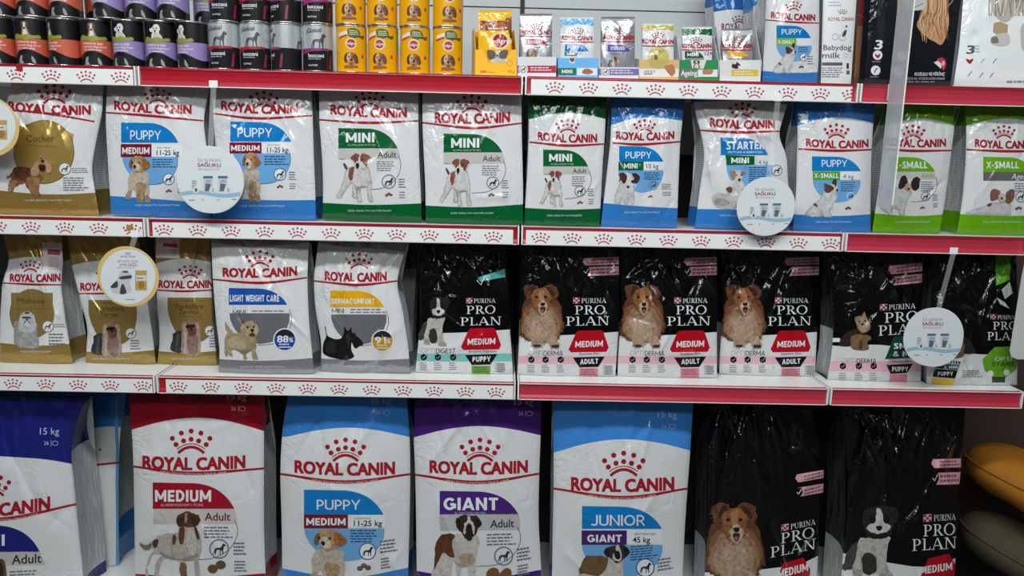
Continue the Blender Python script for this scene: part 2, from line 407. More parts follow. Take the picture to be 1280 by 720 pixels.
class Grid:
    """a surface: grid of points P[v][u]; prints are cut along its triangles and laid exactly on it"""
    def __init__(s, P, touv):
        s.P = P; s.nv, s.nu = P.shape[0] - 1, P.shape[1] - 1; s.touv = touv
        du = np.gradient(P, axis=1); dv = np.gradient(P, axis=0); N = np.cross(dv, du)
        s.N = N / (np.linalg.norm(N, axis=2, keepdims=True) + 1e-12)
    def ev(s, A, uv):
        a = np.clip(uv[:, 0] * s.nu, 0, s.nu); b = np.clip(uv[:, 1] * s.nv, 0, s.nv)
        i = np.minimum(a.astype(int), s.nu - 1); j = np.minimum(b.astype(int), s.nv - 1); fs = (a - i)[:, None]; ft = (b - j)[:, None]
        TL, TR, BL, BR = A[j, i], A[j, i + 1], A[j + 1, i], A[j + 1, i + 1]
        return np.where(ft >= fs, TL + fs * (BR - BL) + ft * (BL - TL), TL + fs * (TR - TL) + ft * (BR - TR))
    def lay(s, V, T, layer):
        uv = s.touv(V[:, :2]); uv = np.column_stack([uv, V[:, 2] if V.shape[1] > 2 else np.zeros(len(V))])
        uv, T = split_all(uv, T, np.array([s.nu, 0.0]), 0, s.nu); uv, T = split_all(uv, T, np.array([0.0, s.nv]), 0, s.nv)
        c = uv[T].mean(1)[:, :2]; T = T[(c > 0).all(1) & (c < 1).all(1)]
        if not len(T): return None
        uv, T = split_all(uv, T, np.array([float(s.nu), -float(s.nv)]), -s.nv, s.nu)
        q, inv = np.unique(np.round(uv, 6), axis=0, return_inverse=True); T = inv.reshape(-1)[T]
        T = T[(T[:, 0] != T[:, 1]) & (T[:, 1] != T[:, 2]) & (T[:, 0] != T[:, 2])]
        if not len(T): return None
        us, inv = np.unique(T, return_inverse=True); q = q[us]; T = inv.reshape(T.shape)
        N = s.ev(s.N, q); N /= np.linalg.norm(N, axis=1, keepdims=True) + 1e-12
        return s.ev(s.P, q) + N * ((layer + q[:, 2:]) * LAY), T, N
    def base(s):
        nv, nu = s.nv, s.nu; j, i = np.meshgrid(np.arange(nv), np.arange(nu), indexing='ij'); w_ = nu + 1
        tl = (j * w_ + i).ravel(); bl = tl + w_; T = np.concatenate([np.stack([tl, bl, bl + 1], 1), np.stack([tl, bl + 1, tl + 1], 1)])
        return s.P.reshape(-1, 3), T, s.N.reshape(-1, 3)
    def build(s, art, parent, base=None, base_name='front_panel'):
        """one mesh per part: the surface with its own print, and each further printed part"""
        parts = {}
        if base is not None: parts[base_name] = [(s.base(), base)]
        for V, T, m, ly, part in art.items:
            r = s.lay(V, T, ly)
            if r: parts.setdefault(part, []).append((r, m))
        out = {}; holder = parent; loc = parent.location
        for name, ch in parts.items():
            mats = []; VV = []; TT = []; NN = []; MI = []; n = 0
            for (P, T, N), m in ch:
                if m not in mats: mats.append(m)
                VV.append(P); NN.append(N); TT.append(T + n); MI.append(np.full(len(T), mats.index(m))); n += len(P)
            out[name] = mesh_obj(name, np.concatenate(VV), np.concatenate(TT), mats, np.concatenate(MI), np.concatenate(NN), parent)
            if name == base_name and base is not None: holder = out[name]
            elif holder is not parent: out[name].parent = holder
        return out


_v, _t = glyphs('H', 0.0, 0.0); CAP = float(_v[:, 1].max())

# ------------------------------------------------------------------ colours of the prints
WHITE = (222, 223, 224); RED = (165, 28, 42); DRED = (128, 20, 40); SKY = (10, 122, 196); BLUE = (48, 122, 196); LBLUE = (110, 168, 218)
GREEN = (4, 92, 44); LIME = (104, 170, 16); PURP = (74, 34, 122); NAVY = (28, 34, 118); DARK = (52, 52, 58); PALE = (200, 198, 194)
GREY = (150, 150, 152); BLACK = (6, 6, 8); PINK = (222, 160, 172); GOLD = (176, 142, 70); KIB = (122, 76, 56)


def crown(A, cx, cy, w, m, layer=3, part=None, tilt=0.0, thin=True):
    ps = []
    pt = lambda a, b: (cx + a * w, cy + b * w + tilt * a * w)
    for x, y in ((-.46, -.09), (-.24, -.22), (0, -.27), (.24, -.22), (.46, -.09), (-.37, .06), (-.185, -.03), (0, -.07), (.185, -.03), (.37, .06)):
        ps.append([pt(x + .064 * math.cos(k * .7854), y + .064 * math.sin(k * .7854)) for k in range(8)])
    A.polys(ps, m, layer, part)
    A.stroke([pt(x, .27 - .15 * (1 - (x / .32) ** 2)) for x in np.linspace(-.32, .32, 9)], .07 * w, m, layer, part)
    if thin: A.stroke([pt(x, .17 - .13 * (1 - (x / .34) ** 2)) for x in np.linspace(-.34, .34, 9)], .022 * w, m, layer, part)


# ------------------------------------------------------------------ the setting
M_SHELF = mat((226, 227, 224), 0.35); M_PVC = mat((166, 28, 44), 0.17); M_PVC_HAZE = mat((180, 50, 68), 0.2); M_EDGE = mat((228, 222, 220), 0.4); M_PAPER = mat((224, 226, 224), 0.5)  # second rail red has haze and reflection painted into its colour
M_PANEL = mat((180, 183, 184), 0.5); M_PANEL_SHADE = mat((44, 44, 46), 0.6); M_POST = mat((9, 9, 10), 0.6); M_STRIPRED = mat((170, 62, 80), 0.5)  # second panel grey is darkened to paint in shade behind the goods
fl = MB(); fl.box(-5, 5, -5, 0.6, -0.05, 0.0, mat((66, 63, 60), 0.5, 0, 0.02, 3)); tag(fl.build('floor'), kind='structure')
wb = MB(); wb.box(-5, 5, 0.52, 0.60, 0.0, 3.3, mat((74, 58, 48), 0.7)); tag(wb.build('wall_back'), kind='structure')
X4 = float(on_y(1276, 495, 0.0)[0])
JX = [-1.95, -0.949, 0.0493, 0.926, X4]
BOARD = 0.028
unit = empty('shelving_unit', (-0.25, 0.45, 0.0), 'white slatted metal shop shelving with black upright posts holding all the pet food', 'shelving')
seam = float(on_y(770, 12, 0.43)[2])
for b in range(4):
    q = MB(); z = seam - 0.22 * 9
    while z < 2.5:
        z0 = max(z, 0.02)
        if z + 0.216 > 0.03: q.box(JX[b] + 0.0065, JX[b + 1] - 0.0065, 0.43, 0.45, z0, z + 0.216, M_PANEL if z > Z1 - .2 else M_PANEL_SHADE)
        z += 0.22
    q.build('back_panel', unit)
    q = MB(); q.box(JX[b] + 0.004, JX[b + 1] - 0.004, -0.02, 0.445, ZD - 0.03, ZD, M_SHELF); q.box(JX[b] + 0.004, JX[b + 1] - 0.004, 0.0, 0.02, 0.0, ZD - 0.03, M_SHELF)
    q.build('base_deck', unit, bevel=0.002)
for b in range(5):
    q = MB(); x = JX[b]; q.box(x - 0.006, x + 0.006, 0.425, 0.475, 0.0, 2.5, M_POST); q.build('upright_post', unit)
    q = MB(); q.box(x - 0.02, x + 0.02, -0.0, 0.43, 0.0, ZD - 0.031, M_POST); q.build('foot', unit)

STRIPS = {   # (level, bay): pixel ends of the white card and the crowns printed on it
    (1, 0): (-60, 168, [-22, 21, 64.5, 108, 151]), (1, 2): (664, 1066.5, [694, 736, 778, 820, 861.5, 903, 944.5, 986, 1027, 1065.5]),
    (2, 0): (-60, 181, [-40, -2, 39.7, 82, 124, 165.5]), (2, 1): (191, 641.5, [205.5, 247.5, 289, 331, 372, 414, 455.5, 496, 536.7, 577, 617]),
    (2, 2): (657.5, 1051, [676, 715.5, 755, 796, 836, 877, 918, 958.5, 999, 1039.5]),
    (3, 0): (-60, 192, [-24, 16.6, 57.5, 98, 138, 178.5]), (3, 1): (207.5, 642, [223, 263.5, 304, 345, 384.5, 424, 464.5, 504, 543, 582, 620.5])}
LV = {1: Z1, 2: Z2, 3: Z3}; WORD = {1: 'top', 2: 'middle', 3: 'lowest'}
BAYW = ['outer end bay with crowns', 'bay next to the black and silver cans', 'bay under the pouch boxes', 'end bay beside the yellow cushion']
SHLAB = {(1, 0): 'under the orange-banded cans, white crown card on its edge', (1, 1): 'plain red edge, carrying silver dog cans and yellow cans', (1, 2): 'white crown card on its edge, carrying the pouch boxes',
         (1, 3): 'plain red edge, carrying the tall black bag', (2, 0): 'crown card with a brown stain, carrying the gold spaniel bag', (2, 1): 'long crown card, carrying two green mini adult bags',
         (2, 2): 'crown card on its edge, carrying the starter bag', (2, 3): 'plain red edge, carrying two lime green bags', (3, 0): 'crown card on its edge, carrying the two gold terrier bags',
         (3, 1): 'crown card, carrying grey bags and one black puppy bag', (3, 2): 'plain red edge, carrying three black collie bags', (3, 3): 'short with plain red edge, above the yellow cushion'}
for lv, Z in LV.items():
    for b in range(4):
        x0, x1 = JX[b] + 0.003, JX[b + 1] - 0.003
        sh = empty('shelf', ((x0 + x1) / 2, 0.2, Z), 'white %s shelf, %s' % (WORD[lv], SHLAB[(lv, b)]), 'shelf')
        q = MB(); q.box(x0 + 0.0055, x1 - 0.0055, 0.0, 0.424, Z - BOARD, Z, M_SHELF); q.build('board', sh, bevel=0.0025)
        for xa in (x0, x1 - 0.004):
            q = MB(); q.prism([(-0.0155, Z + 0.0015), (0.424, Z + 0.0015), (0.424, Z - 0.031), (0.004, Z - 0.031), (0.0, Z - 0.047), (-0.0155, Z - 0.047)], 'x', xa, xa + 0.004, M_SHELF); q.build('end_bracket', sh)
        q = MB(); q.prism([(-.0005, Z), (-.014, Z - .0005), (-.0145, Z - .004), (-.0115, Z - .009), (-.010, Z - .02), (-.0105, Z - .034), (-.0135, Z - .041), (-.0145, Z - .0455), (-.0005, Z - .0465)], 'x', x0 + 0.0055, x1 - 0.0055, M_PVC_HAZE if b > 1 else M_PVC)
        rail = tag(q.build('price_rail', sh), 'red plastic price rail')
        q = MB()
        for za in (Z - .0004, Z - .0460): q.box(x0 + 0.0055, x1 - 0.0055, -.0158, -.0146, za - .0016, za + .0006, M_EDGE if (lv == 3 or za < Z - .01) else M_PVC)
        q.build('rail_lip', sh).parent = rail
        if (lv, b) in STRIPS:
            pa, pb, cs = STRIPS[(lv, b)]; row = {1: 100, 2: 292, 3: 482}[lv]
            xa = max(float(on_y(pa, row, -.0165)[0]), x0 + .007); xb = min(float(on_y(pb, row, -.0165)[0]), x1 - .006)
            zt, zb = Z - .0075, Z - .0462
            P = np.array([[(xa, -.0168, zt), (xb, -.0168, zt)], [(xa, -.0168, zb), (xb, -.0168, zb)]])
            G = Grid(P, lambda V, xa=xa, xb=xb, zt=zt, zb=zb: np.stack([(V[:, 0] - xa) / (xb - xa), (V[:, 1] + zt) / (zt - zb)], 1))
            A = Art(); A.part = 'label_strip'
            for c in cs: crown(A, float(on_y(c, row, -.0165)[0]), -(zt + zb) / 2 + .0015, .0475, M_STRIPRED, 1, thin=False)
            if (lv, b) == (2, 0):
                c = float(on_y(163, row, -.0165)[0]); A.poly(sm([(c - .009, -(zt + zb) / 2 - .006), (c, -(zt + zb) / 2 - .011), (c + .009, -(zt + zb) / 2 - .006), (c + .007, -(zt + zb) / 2 + .004), (c - .008, -(zt + zb) / 2 + .005)]), ink((172, 134, 70)), 2)
            if (lv, b) == (1, 0):
                c = float(on_y(24.5, 85, -.0165)[0]); A.poly([(c - .009, -zt), (c + .009, -zt), (c + .008, -zt + .011), (c - .007, -zt + .011)], M_PVC, 2)
            ls = tag(G.build(A, sh, M_PAPER, 'label_strip')['label_strip'], 'white paper strip printed with red crowns'); ls.parent = rail
            q = MB(); q.box(xa, xb, -.0166, -.0148, zb, zt, M_PAPER); q.build('strip_backing', sh).parent = rail

# ------------------------------------------------------------------ printed dogs, drawn in the frame of their own picture
DOGS = {}


def dog(name, box, *shapes): DOGS[name] = (box, shapes)


dog('spaniel', (85, 80, 665, 635), ((150, 95, 65), [(95, 360), (110, 390), (130, 350), (170, 290), (200, 245), (300, 240), (390, 260), (420, 330), (500, 340), (540, 390), (510, 430), (480, 500), (490, 570), (510, 610), (480, 630), (420, 610), (380, 560), (340, 500), (320, 460), (260, 470), (200, 500), (165, 560), (130, 565), (110, 540), (125, 450), (150, 390), (130, 380), (100, 400)]),
    ((112, 66, 50), [(170, 275), (250, 245), (380, 262), (390, 340), (340, 420), (240, 400), (185, 350)]), ((190, 140, 95), [(130, 420), (220, 430), (200, 480), (160, 550), (125, 555)]),
    ((184, 130, 84), [(340, 400), (500, 380), (505, 460), (485, 560), (500, 610), (440, 610), (390, 550)]), ((190, 140, 100), [(490, 130), (520, 92), (570, 92), (600, 140), (590, 230), (540, 300), (500, 250)]),
    ((215, 170, 130), [(490, 160), (440, 200), (405, 270), (400, 330), (440, 360), (490, 350), (505, 260)]), ((218, 172, 132), [(590, 130), (620, 190), (662, 240), (650, 300), (600, 320), (580, 250)]),
    ((70, 38, 32), [(500, 222), (575, 222), (575, 280), (540, 295), (505, 275)]), ((48, 30, 28), [(528, 155), (560, 155), (560, 188), (535, 190)]), ((100, 60, 45), [(510, 130), (535, 125), (530, 140)]))
dog('retriever_puppy', (75, 45, 405, 655), ((214, 198, 180), [(170, 250), (120, 300), (100, 380), (110, 480), (90, 560), (75, 595), (130, 595), (150, 520), (180, 470), (210, 560), (240, 640), (290, 640), (310, 600), (330, 580), (340, 640), (400, 640), (390, 560), (395, 450), (380, 330), (370, 260)]),
    ((196, 164, 126), [(215, 410), (270, 385), (340, 420), (345, 500), (290, 550), (230, 525)]), ((186, 150, 112), [(215, 560), (260, 520), (300, 600), (285, 640), (240, 640)]), ((190, 156, 120), [(335, 560), (385, 560), (400, 640), (345, 640)]), ((168, 138, 106), [(305, 560), (320, 510), (335, 580), (318, 612)]), ((200, 176, 150), [(90, 520), (145, 480), (128, 592), (78, 594)]),
    ((206, 164, 118), [(150, 110), (180, 65), (260, 48), (320, 70), (370, 130), (350, 200), (300, 250), (230, 258), (190, 225), (160, 170)]), ((146, 100, 64), [(130, 120), (162, 82), (172, 140), (150, 205), (125, 190)]), ((188, 122, 68), [(298, 85), (350, 88), (405, 160), (380, 205), (320, 222), (300, 160)]),
    ((235, 216, 192), [(180, 150), (215, 120), (240, 140), (272, 185), (262, 232), (220, 244), (190, 215)]), ((48, 34, 34), [(180, 180), (205, 163), (222, 190), (205, 216)]), ((60, 40, 34), ell(168, 130, 11, 12, 10)), ((60, 40, 34), ell(262, 135, 12, 12, 10)))
dog('jack_russell', (15, 90, 465, 660), ((204, 202, 198), [(235, 245), (155, 255), (112, 320), (92, 400), (52, 520), (14, 580), (16, 620), (66, 614), (126, 524), (192, 446), (206, 520), (205, 604), (262, 626), (272, 570), (272, 660), (326, 654), (306, 560), (316, 495), (384, 495), (396, 646), (466, 654), (436, 560), (446, 460), (426, 330), (396, 236), (330, 256)]),
    ((232, 230, 228), [(245, 255), (165, 270), (126, 330), (108, 405), (68, 520), (30, 585), (56, 600), (118, 515), (190, 430), (222, 520), (225, 600), (252, 610), (268, 540), (280, 650), (312, 645), (294, 560), (304, 480), (396, 480), (406, 635), (448, 644), (424, 560), (434, 460), (412, 335), (385, 250), (330, 266)]),
    ((196, 192, 188), [(205, 420), (245, 470), (300, 480), (400, 470), (420, 440), (380, 490), (300, 500), (262, 560), (240, 500)]), ((104, 76, 66), [(95, 215), (115, 205), (150, 260), (130, 280)]), ((160, 98, 72), [(165, 280), (225, 245), (218, 330), (200, 405), (175, 395), (158, 340)]),
    ((238, 236, 234), [(200, 130), (250, 95), (330, 95), (430, 130), (382, 230), (340, 272), (270, 268), (238, 222)]), ((152, 88, 66), [(188, 130), (240, 92), (292, 105), (280, 170), (240, 182), (195, 150)]), ((152, 88, 66), [(308, 110), (360, 92), (434, 130), (400, 172), (372, 242), (338, 200), (308, 170)]),
    ((38, 34, 34), [(253, 212), (284, 203), (292, 240), (270, 272), (254, 246)]), ((50, 34, 30), ell(242, 186, 11, 11, 10)), ((50, 34, 30), ell(332, 162, 12, 11, 10)))
dog('terrier_puppy', (120, 145, 465, 595), ((206, 208, 208), [(196, 280), (146, 400), (114, 480), (116, 595), (190, 596), (220, 500), (246, 594), (304, 594), (302, 500), (336, 595), (384, 595), (386, 440), (364, 320)]), ((226, 226, 226), [(210, 300), (165, 410), (132, 480), (136, 580), (180, 582), (212, 480), (255, 582), (292, 582), (296, 480), (345, 582), (374, 582), (372, 440), (350, 330)]),
    ((236, 234, 232), [(188, 180), (250, 150), (350, 150), (432, 200), (392, 300), (340, 372), (290, 392), (240, 362), (208, 290)]), ((88, 54, 54), [(175, 160), (250, 148), (285, 200), (262, 290), (230, 298), (210, 250), (172, 272), (185, 220)]), ((74, 52, 56), [(350, 148), (420, 158), (467, 210), (432, 282), (392, 302), (350, 292), (338, 260), (388, 240), (370, 190)]), ((40, 30, 30), [(273, 340), (320, 338), (302, 372)]))
dog('terrier_and_pups', (0, 165, 440, 640), ((214, 212, 208), [(0, 480), (60, 440), (180, 460), (270, 540), (300, 600), (200, 640), (60, 612), (10, 560)]), ((186, 182, 178), [(20, 560), (100, 500), (220, 560), (120, 600)]), ((232, 228, 224), [(240, 290), (190, 380), (176, 430), (240, 500), (300, 560), (340, 480), (425, 430), (402, 370), (350, 300)]), ((238, 228, 218), [(230, 190), (270, 172), (350, 182), (382, 210), (352, 280), (320, 312), (280, 302), (245, 260)]),
    ((196, 146, 106), [(218, 178), (280, 190), (272, 270), (250, 275), (228, 220)]), ((186, 140, 106), [(340, 190), (395, 193), (382, 222), (350, 242)]), ((58, 48, 48), [(310, 275), (340, 273), (335, 300), (314, 302)]), ((124, 88, 68), [(163, 390), (220, 368), (242, 400), (212, 445)]), ((124, 88, 68), [(358, 400), (420, 388), (428, 430), (370, 452)]), ((50, 40, 40), ell(290, 232, 9, 9, 8)), ((50, 40, 40), ell(352, 228, 9, 9, 8)))
dog('sitting_papillon', (85, 105, 570, 675), ((204, 208, 212), [(370, 285), (322, 350), (252, 440), (112, 570), (84, 645), (170, 676), (295, 676), (350, 655), (358, 676), (478, 668), (446, 600), (488, 500), (548, 400), (558, 320), (505, 285)]), ((230, 232, 233), [(385, 300), (340, 360), (275, 450), (140, 575), (108, 640), (172, 660), (285, 660), (345, 620), (370, 660), (455, 655), (430, 600), (470, 500), (530, 400), (540, 325), (500, 300)]),
    ((196, 196, 196), [(290, 600), (330, 560), (345, 650), (300, 655)]), ((236, 232, 228), [(380, 270), (400, 200), (470, 178), (530, 190), (562, 250), (562, 290), (500, 322), (420, 312)]), ((112, 76, 58), [(363, 165), (430, 185), (502, 230), (482, 280), (420, 312), (373, 290), (363, 220)]), ((78, 58, 52), [(478, 170), (500, 108), (542, 113), (542, 170), (530, 232), (510, 190)]), ((40, 36, 40), [(540, 255), (567, 255), (560, 287), (540, 285)]), ((120, 90, 74), [(193, 480), (230, 468), (267, 512), (240, 517)]), ((40, 30, 30), ell(492, 245, 11, 11, 8)))
dog('standing_papillon', (40, 100, 600, 655), ((204, 204, 204), [(54, 275), (190, 284), (330, 274), (440, 305), (488, 340), (448, 430), (408, 520), (388, 648), (326, 656), (296, 576), (222, 566), (204, 656), (126, 606), (54, 545), (34, 420)]), ((230, 230, 230), [(64, 290), (190, 298), (330, 288), (435, 318), (468, 345), (430, 430), (392, 520), (372, 636), (338, 642), (306, 560), (214, 552), (196, 640), (136, 592), (66, 530), (48, 420)]),
    ((62, 48, 48), [(308, 230), (338, 138), (390, 98), (417, 140), (432, 200), (402, 252), (328, 292)]), ((62, 48, 48), [(468, 250), (508, 148), (570, 128), (602, 160), (592, 230), (580, 282), (540, 312), (498, 290)]), ((214, 186, 158), [(400, 230), (450, 213), (482, 260), (470, 312), (430, 322), (398, 290)]), ((36, 32, 32), [(433, 275), (457, 275), (450, 307), (433, 302)]), ((110, 80, 66), [(138, 340), (160, 293), (192, 300), (170, 372)]), ((90, 74, 68), [(58, 263), (112, 260), (112, 282), (64, 292)]))
dog('lying_papillon', (80, 370, 605, 670), ((206, 206, 208), [(330, 532), (272, 564), (112, 616), (74, 645), (300, 662), (548, 672), (568, 600), (546, 524)]), ((226, 226, 230), [(345, 545), (285, 578), (130, 626), (110, 636), (300, 640), (530, 650), (550, 600), (532, 540)]), ((148, 102, 88), [(338, 460), (348, 388), (400, 372), (448, 400), (442, 460), (400, 492), (348, 502)]), ((146, 100, 86), [(498, 450), (528, 398), (580, 372), (607, 400), (602, 470), (580, 512), (530, 532), (498, 490)]), ((228, 212, 196), [(430, 450), (462, 418), (502, 440), (502, 502), (462, 524), (433, 490)]), ((46, 38, 38), ell(464, 474, 12, 10, 8)), ((120, 92, 80), [(300, 555), (330, 528), (357, 535), (330, 567)]))
dog('long_white_dog', (150, 170, 445, 590), ((176, 176, 176), [(180, 280), (158, 380), (158, 520), (200, 562), (260, 588), (432, 588), (442, 550), (422, 400), (412, 300)]), ((192, 192, 192), [(230, 330), (220, 570), (300, 580), (420, 580), (405, 400), (390, 320)]), ((218, 218, 218), [(223, 240), (260, 188), (310, 172), (370, 198), (402, 260), (412, 340), (380, 402), (240, 402), (213, 320)]), ((60, 56, 58), [(285, 180), (336, 180), (330, 196), (290, 198)]), ((70, 68, 70), [(255, 233), (350, 235), (345, 251), (260, 250)]), ((40, 40, 42), [(293, 260), (322, 260), (308, 280)]), ((236, 236, 236), [(288, 300), (342, 300), (335, 347), (300, 342)]), ((120, 118, 118), [(275, 290), (295, 280), (288, 310)]), ((120, 118, 118), [(325, 282), (345, 292), (340, 310)]))
dog('long_haired_terrier', (165, 245, 490, 645), ((70, 70, 76), [(200, 420), (300, 410), (302, 632), (168, 602), (188, 500)]), ((98, 96, 100), [(235, 450), (262, 440), (240, 610), (222, 600)]), ((200, 174, 154), [(298, 310), (360, 288), (450, 288), (482, 340), (484, 642), (300, 642), (293, 450)]), ((166, 134, 118), [(360, 430), (450, 420), (462, 632), (370, 632)]), ((222, 200, 182), [(318, 340), (338, 340), (340, 620), (322, 620)]), ((128, 84, 64), [(350, 320), (420, 310), (452, 380), (432, 442), (380, 442), (358, 390)]), ((46, 34, 34), [(340, 332), (420, 322), (420, 350), (345, 360)]), ((172, 132, 106), [(348, 280), (390, 248), (432, 280), (422, 312), (358, 312)]), ((50, 36, 36), ell(396, 372, 14, 12, 8)))
dog('wheaten_terrier', (60, 105, 505, 610), ((192, 172, 136), [(90, 150), (75, 130), (80, 230), (110, 270), (75, 300), (62, 400), (72, 562), (105, 562), (112, 510), (130, 562), (162, 567), (150, 490), (230, 500), (290, 550), (310, 607), (352, 602), (340, 520), (400, 500), (430, 602), (492, 602), (460, 500), (472, 400), (450, 320), (270, 270), (180, 270)]), ((214, 194, 156), [(130, 320), (250, 330), (330, 420), (300, 480), (180, 470), (110, 440)]), ((168, 146, 110), [(200, 480), (300, 500), (400, 480), (440, 440), (380, 510), (310, 540), (250, 505)]), ((206, 182, 142), [(285, 110), (330, 130), (440, 110), (472, 150), (502, 230), (482, 290), (420, 332), (330, 312), (273, 260), (278, 180)]), ((116, 86, 70), [(284, 108), (322, 130), (290, 160)]), ((116, 90, 74), [(438, 108), (468, 145), (440, 135)]), ((46, 36, 34), ell(362, 195, 14, 15, 8)), ((46, 36, 34), ell(438, 192, 13, 14, 8)), ((36, 30, 30), [(400, 222), (440, 222), (432, 254), (408, 252)]), ((96, 74, 60), [(375, 300), (420, 262), (462, 300), (420, 318)]))
dog('black_terrier', (98, 92, 685, 578), ((30, 27, 26), [(128, 95), (142, 100), (160, 210), (200, 245), (280, 275), (360, 265), (405, 190), (412, 92), (465, 160), (510, 100), (525, 180), (587, 190), (570, 215), (640, 270), (684, 330), (672, 368), (640, 370), (585, 408), (550, 390), (518, 320), (513, 430), (552, 512), (530, 547), (430, 578), (340, 567), (200, 532), (118, 492), (98, 430), (113, 320), (150, 230)]), ((48, 44, 42), [(180, 300), (280, 320), (300, 440), (200, 480), (140, 420)]), ((52, 48, 46), [(430, 200), (490, 210), (500, 300), (470, 420), (440, 300)]))
dog('collie_puppy', (60, 74, 337, 475), ((44, 42, 44), [(160, 110), (200, 80), (260, 74), (320, 90), (337, 120), (312, 172), (282, 240), (200, 240), (163, 190)]), ((76, 74, 74), [(60, 400), (88, 310), (140, 270), (152, 330), (122, 400), (92, 422), (60, 422)]), ((206, 202, 194), [(140, 255), (128, 330), (108, 400), (108, 452), (150, 458), (162, 400), (200, 440), (232, 440), (240, 467), (302, 472), (302, 450), (282, 420), (272, 330), (292, 246), (230, 232), (180, 246)]), ((64, 58, 54), [(155, 345), (212, 340), (222, 432), (160, 442)]), ((182, 176, 168), [(112, 420), (148, 424), (150, 456), (110, 452)]), ((186, 178, 170), [(250, 440), (300, 452), (302, 472), (242, 466)]), ((36, 33, 33), [(178, 225), (290, 215), (288, 240), (230, 250), (185, 244)]),
    ((224, 220, 214), [(228, 88), (250, 98), (256, 150), (290, 185), (272, 217), (210, 222), (177, 190), (213, 160), (224, 120)]), ((26, 24, 26), ell(204, 148, 16, 22, 10)), ((26, 24, 26), ell(272, 148, 16, 22, 10)), ((24, 20, 22), [(221, 184), (251, 184), (245, 206), (228, 206)]))
dog('sheltie', (62, 165, 512, 795), ((112, 68, 46), [(130, 320), (95, 420), (75, 560), (64, 640), (110, 700), (200, 740), (440, 730), (475, 660), (512, 600), (490, 480), (450, 330), (300, 260)]), ((150, 98, 68), [(130, 400), (95, 540), (100, 640), (200, 720), (400, 715), (470, 620), (490, 540), (440, 400), (300, 330)]), ((176, 132, 102), [(200, 400), (250, 440), (340, 445), (385, 400), (440, 480), (472, 580), (440, 690), (330, 745), (190, 720), (100, 640), (110, 540), (160, 450)]), ((192, 156, 128), [(215, 440), (290, 470), (365, 440), (420, 540), (430, 640), (350, 730), (210, 715), (128, 630), (150, 530)]), ((204, 172, 146), [(240, 480), (300, 490), (350, 480), (385, 580), (370, 680), (290, 715), (200, 660), (190, 560)]),
    ((200, 166, 138), [(185, 670), (270, 680), (290, 760), (250, 792), (200, 780)]), ((204, 172, 146), [(330, 680), (420, 680), (460, 760), (450, 795), (380, 790)]), ((70, 52, 44), [(205, 770), (275, 770), (260, 792), (215, 788)]), ((70, 52, 44), [(385, 775), (455, 770), (450, 796), (395, 794)]),
    ((116, 72, 48), [(118, 200), (180, 167), (240, 185), (252, 230), (190, 300), (140, 312)]), ((116, 72, 48), [(318, 190), (380, 170), (442, 205), (442, 300), (390, 290), (330, 240)]), ((66, 42, 34), [(190, 190), (236, 192), (228, 230), (170, 290)]), ((66, 42, 34), [(330, 200), (380, 200), (420, 270), (380, 280)]),
    ((160, 102, 62), [(215, 235), (300, 203), (355, 235), (382, 300), (352, 380), (320, 442), (290, 462), (250, 432), (213, 370), (193, 300)]), ((190, 132, 86), [(262, 230), (312, 230), (306, 330), (268, 330)]), ((214, 182, 156), [(252, 380), (285, 335), (320, 335), (348, 380), (330, 442), (300, 467), (270, 442)]), ((26, 22, 22), [(278, 354), (322, 352), (315, 382), (288, 384)]), ((70, 34, 36), [(275, 398), (325, 396), (312, 447), (290, 449)]), ((184, 108, 108), [(288, 420), (314, 420), (304, 446), (294, 446)]), ((44, 26, 18), ell(238, 293, 14, 12, 10)), ((44, 26, 18), ell(330, 292, 14, 12, 10)))
dog('tan_puppy', (110, 170, 350, 468), ((54, 44, 40), [(108, 430), (130, 370), (200, 310), (262, 300), (282, 330), (252, 400), (200, 432)]), ((148, 112, 78), [(208, 350), (332, 348), (350, 380), (322, 400), (332, 457), (280, 467), (213, 457), (198, 420)]), ((96, 72, 54), [(262, 400), (280, 395), (285, 460), (265, 462)]), ((182, 152, 116), [(228, 210), (280, 198), (300, 168), (322, 230), (344, 260), (332, 312), (290, 334), (248, 290)]), ((206, 178, 142), [(262, 268), (320, 262), (325, 305), (290, 325)]), ((40, 32, 30), ell(286, 265, 9, 9, 8)), ((40, 32, 30), ell(262, 240, 7, 7, 8)), ((40, 32, 30), ell(306, 238, 7, 7, 8)))
dog('pointer', (58, 252, 502, 790), ((204, 196, 186), [(60, 475), (100, 490), (160, 460), (200, 420), (330, 400), (400, 360), (470, 370), (496, 450), (502, 520), (482, 600), (500, 780), (465, 780), (450, 610), (400, 592), (382, 620), (402, 780), (362, 780), (340, 605), (250, 592), (200, 640), (192, 780), (162, 780), (170, 630), (210, 560), (150, 570), (112, 650), (120, 780), (92, 780), (108, 620), (150, 540), (150, 518), (100, 532), (60, 500)]), ((176, 164, 152), [(200, 540), (330, 585), (440, 575), (480, 560), (430, 600), (340, 600), (250, 590)]), ((150, 128, 108), [(60, 478), (100, 492), (150, 480), (120, 525), (80, 515)]),
    ((150, 110, 84), [(372, 620), (395, 640), (400, 780), (365, 780), (345, 640)]), ((108, 64, 44), [(328, 290), (360, 262), (410, 252), (462, 270), (492, 300), (470, 342), (430, 364), (380, 352), (338, 352)]), ((76, 44, 34), [(323, 300), (372, 298), (362, 352), (333, 352)]), ((88, 50, 38), [(430, 275), (485, 290), (475, 345), (440, 340)]), ((116, 76, 54), [(343, 368), (382, 363), (372, 472), (343, 472)]), ((96, 62, 48), [(450, 358), (470, 368), (488, 442), (470, 442)]), ((110, 76, 58), [(298, 418), (322, 428), (312, 482), (293, 477)]), ((90, 66, 54), [(153, 460), (192, 448), (182, 502), (158, 502)]), ((190, 170, 150), [(385, 270), (402, 262), (398, 320), (386, 330)]), ((226, 220, 212), [(400, 400), (450, 400), (470, 520), (420, 560)]))
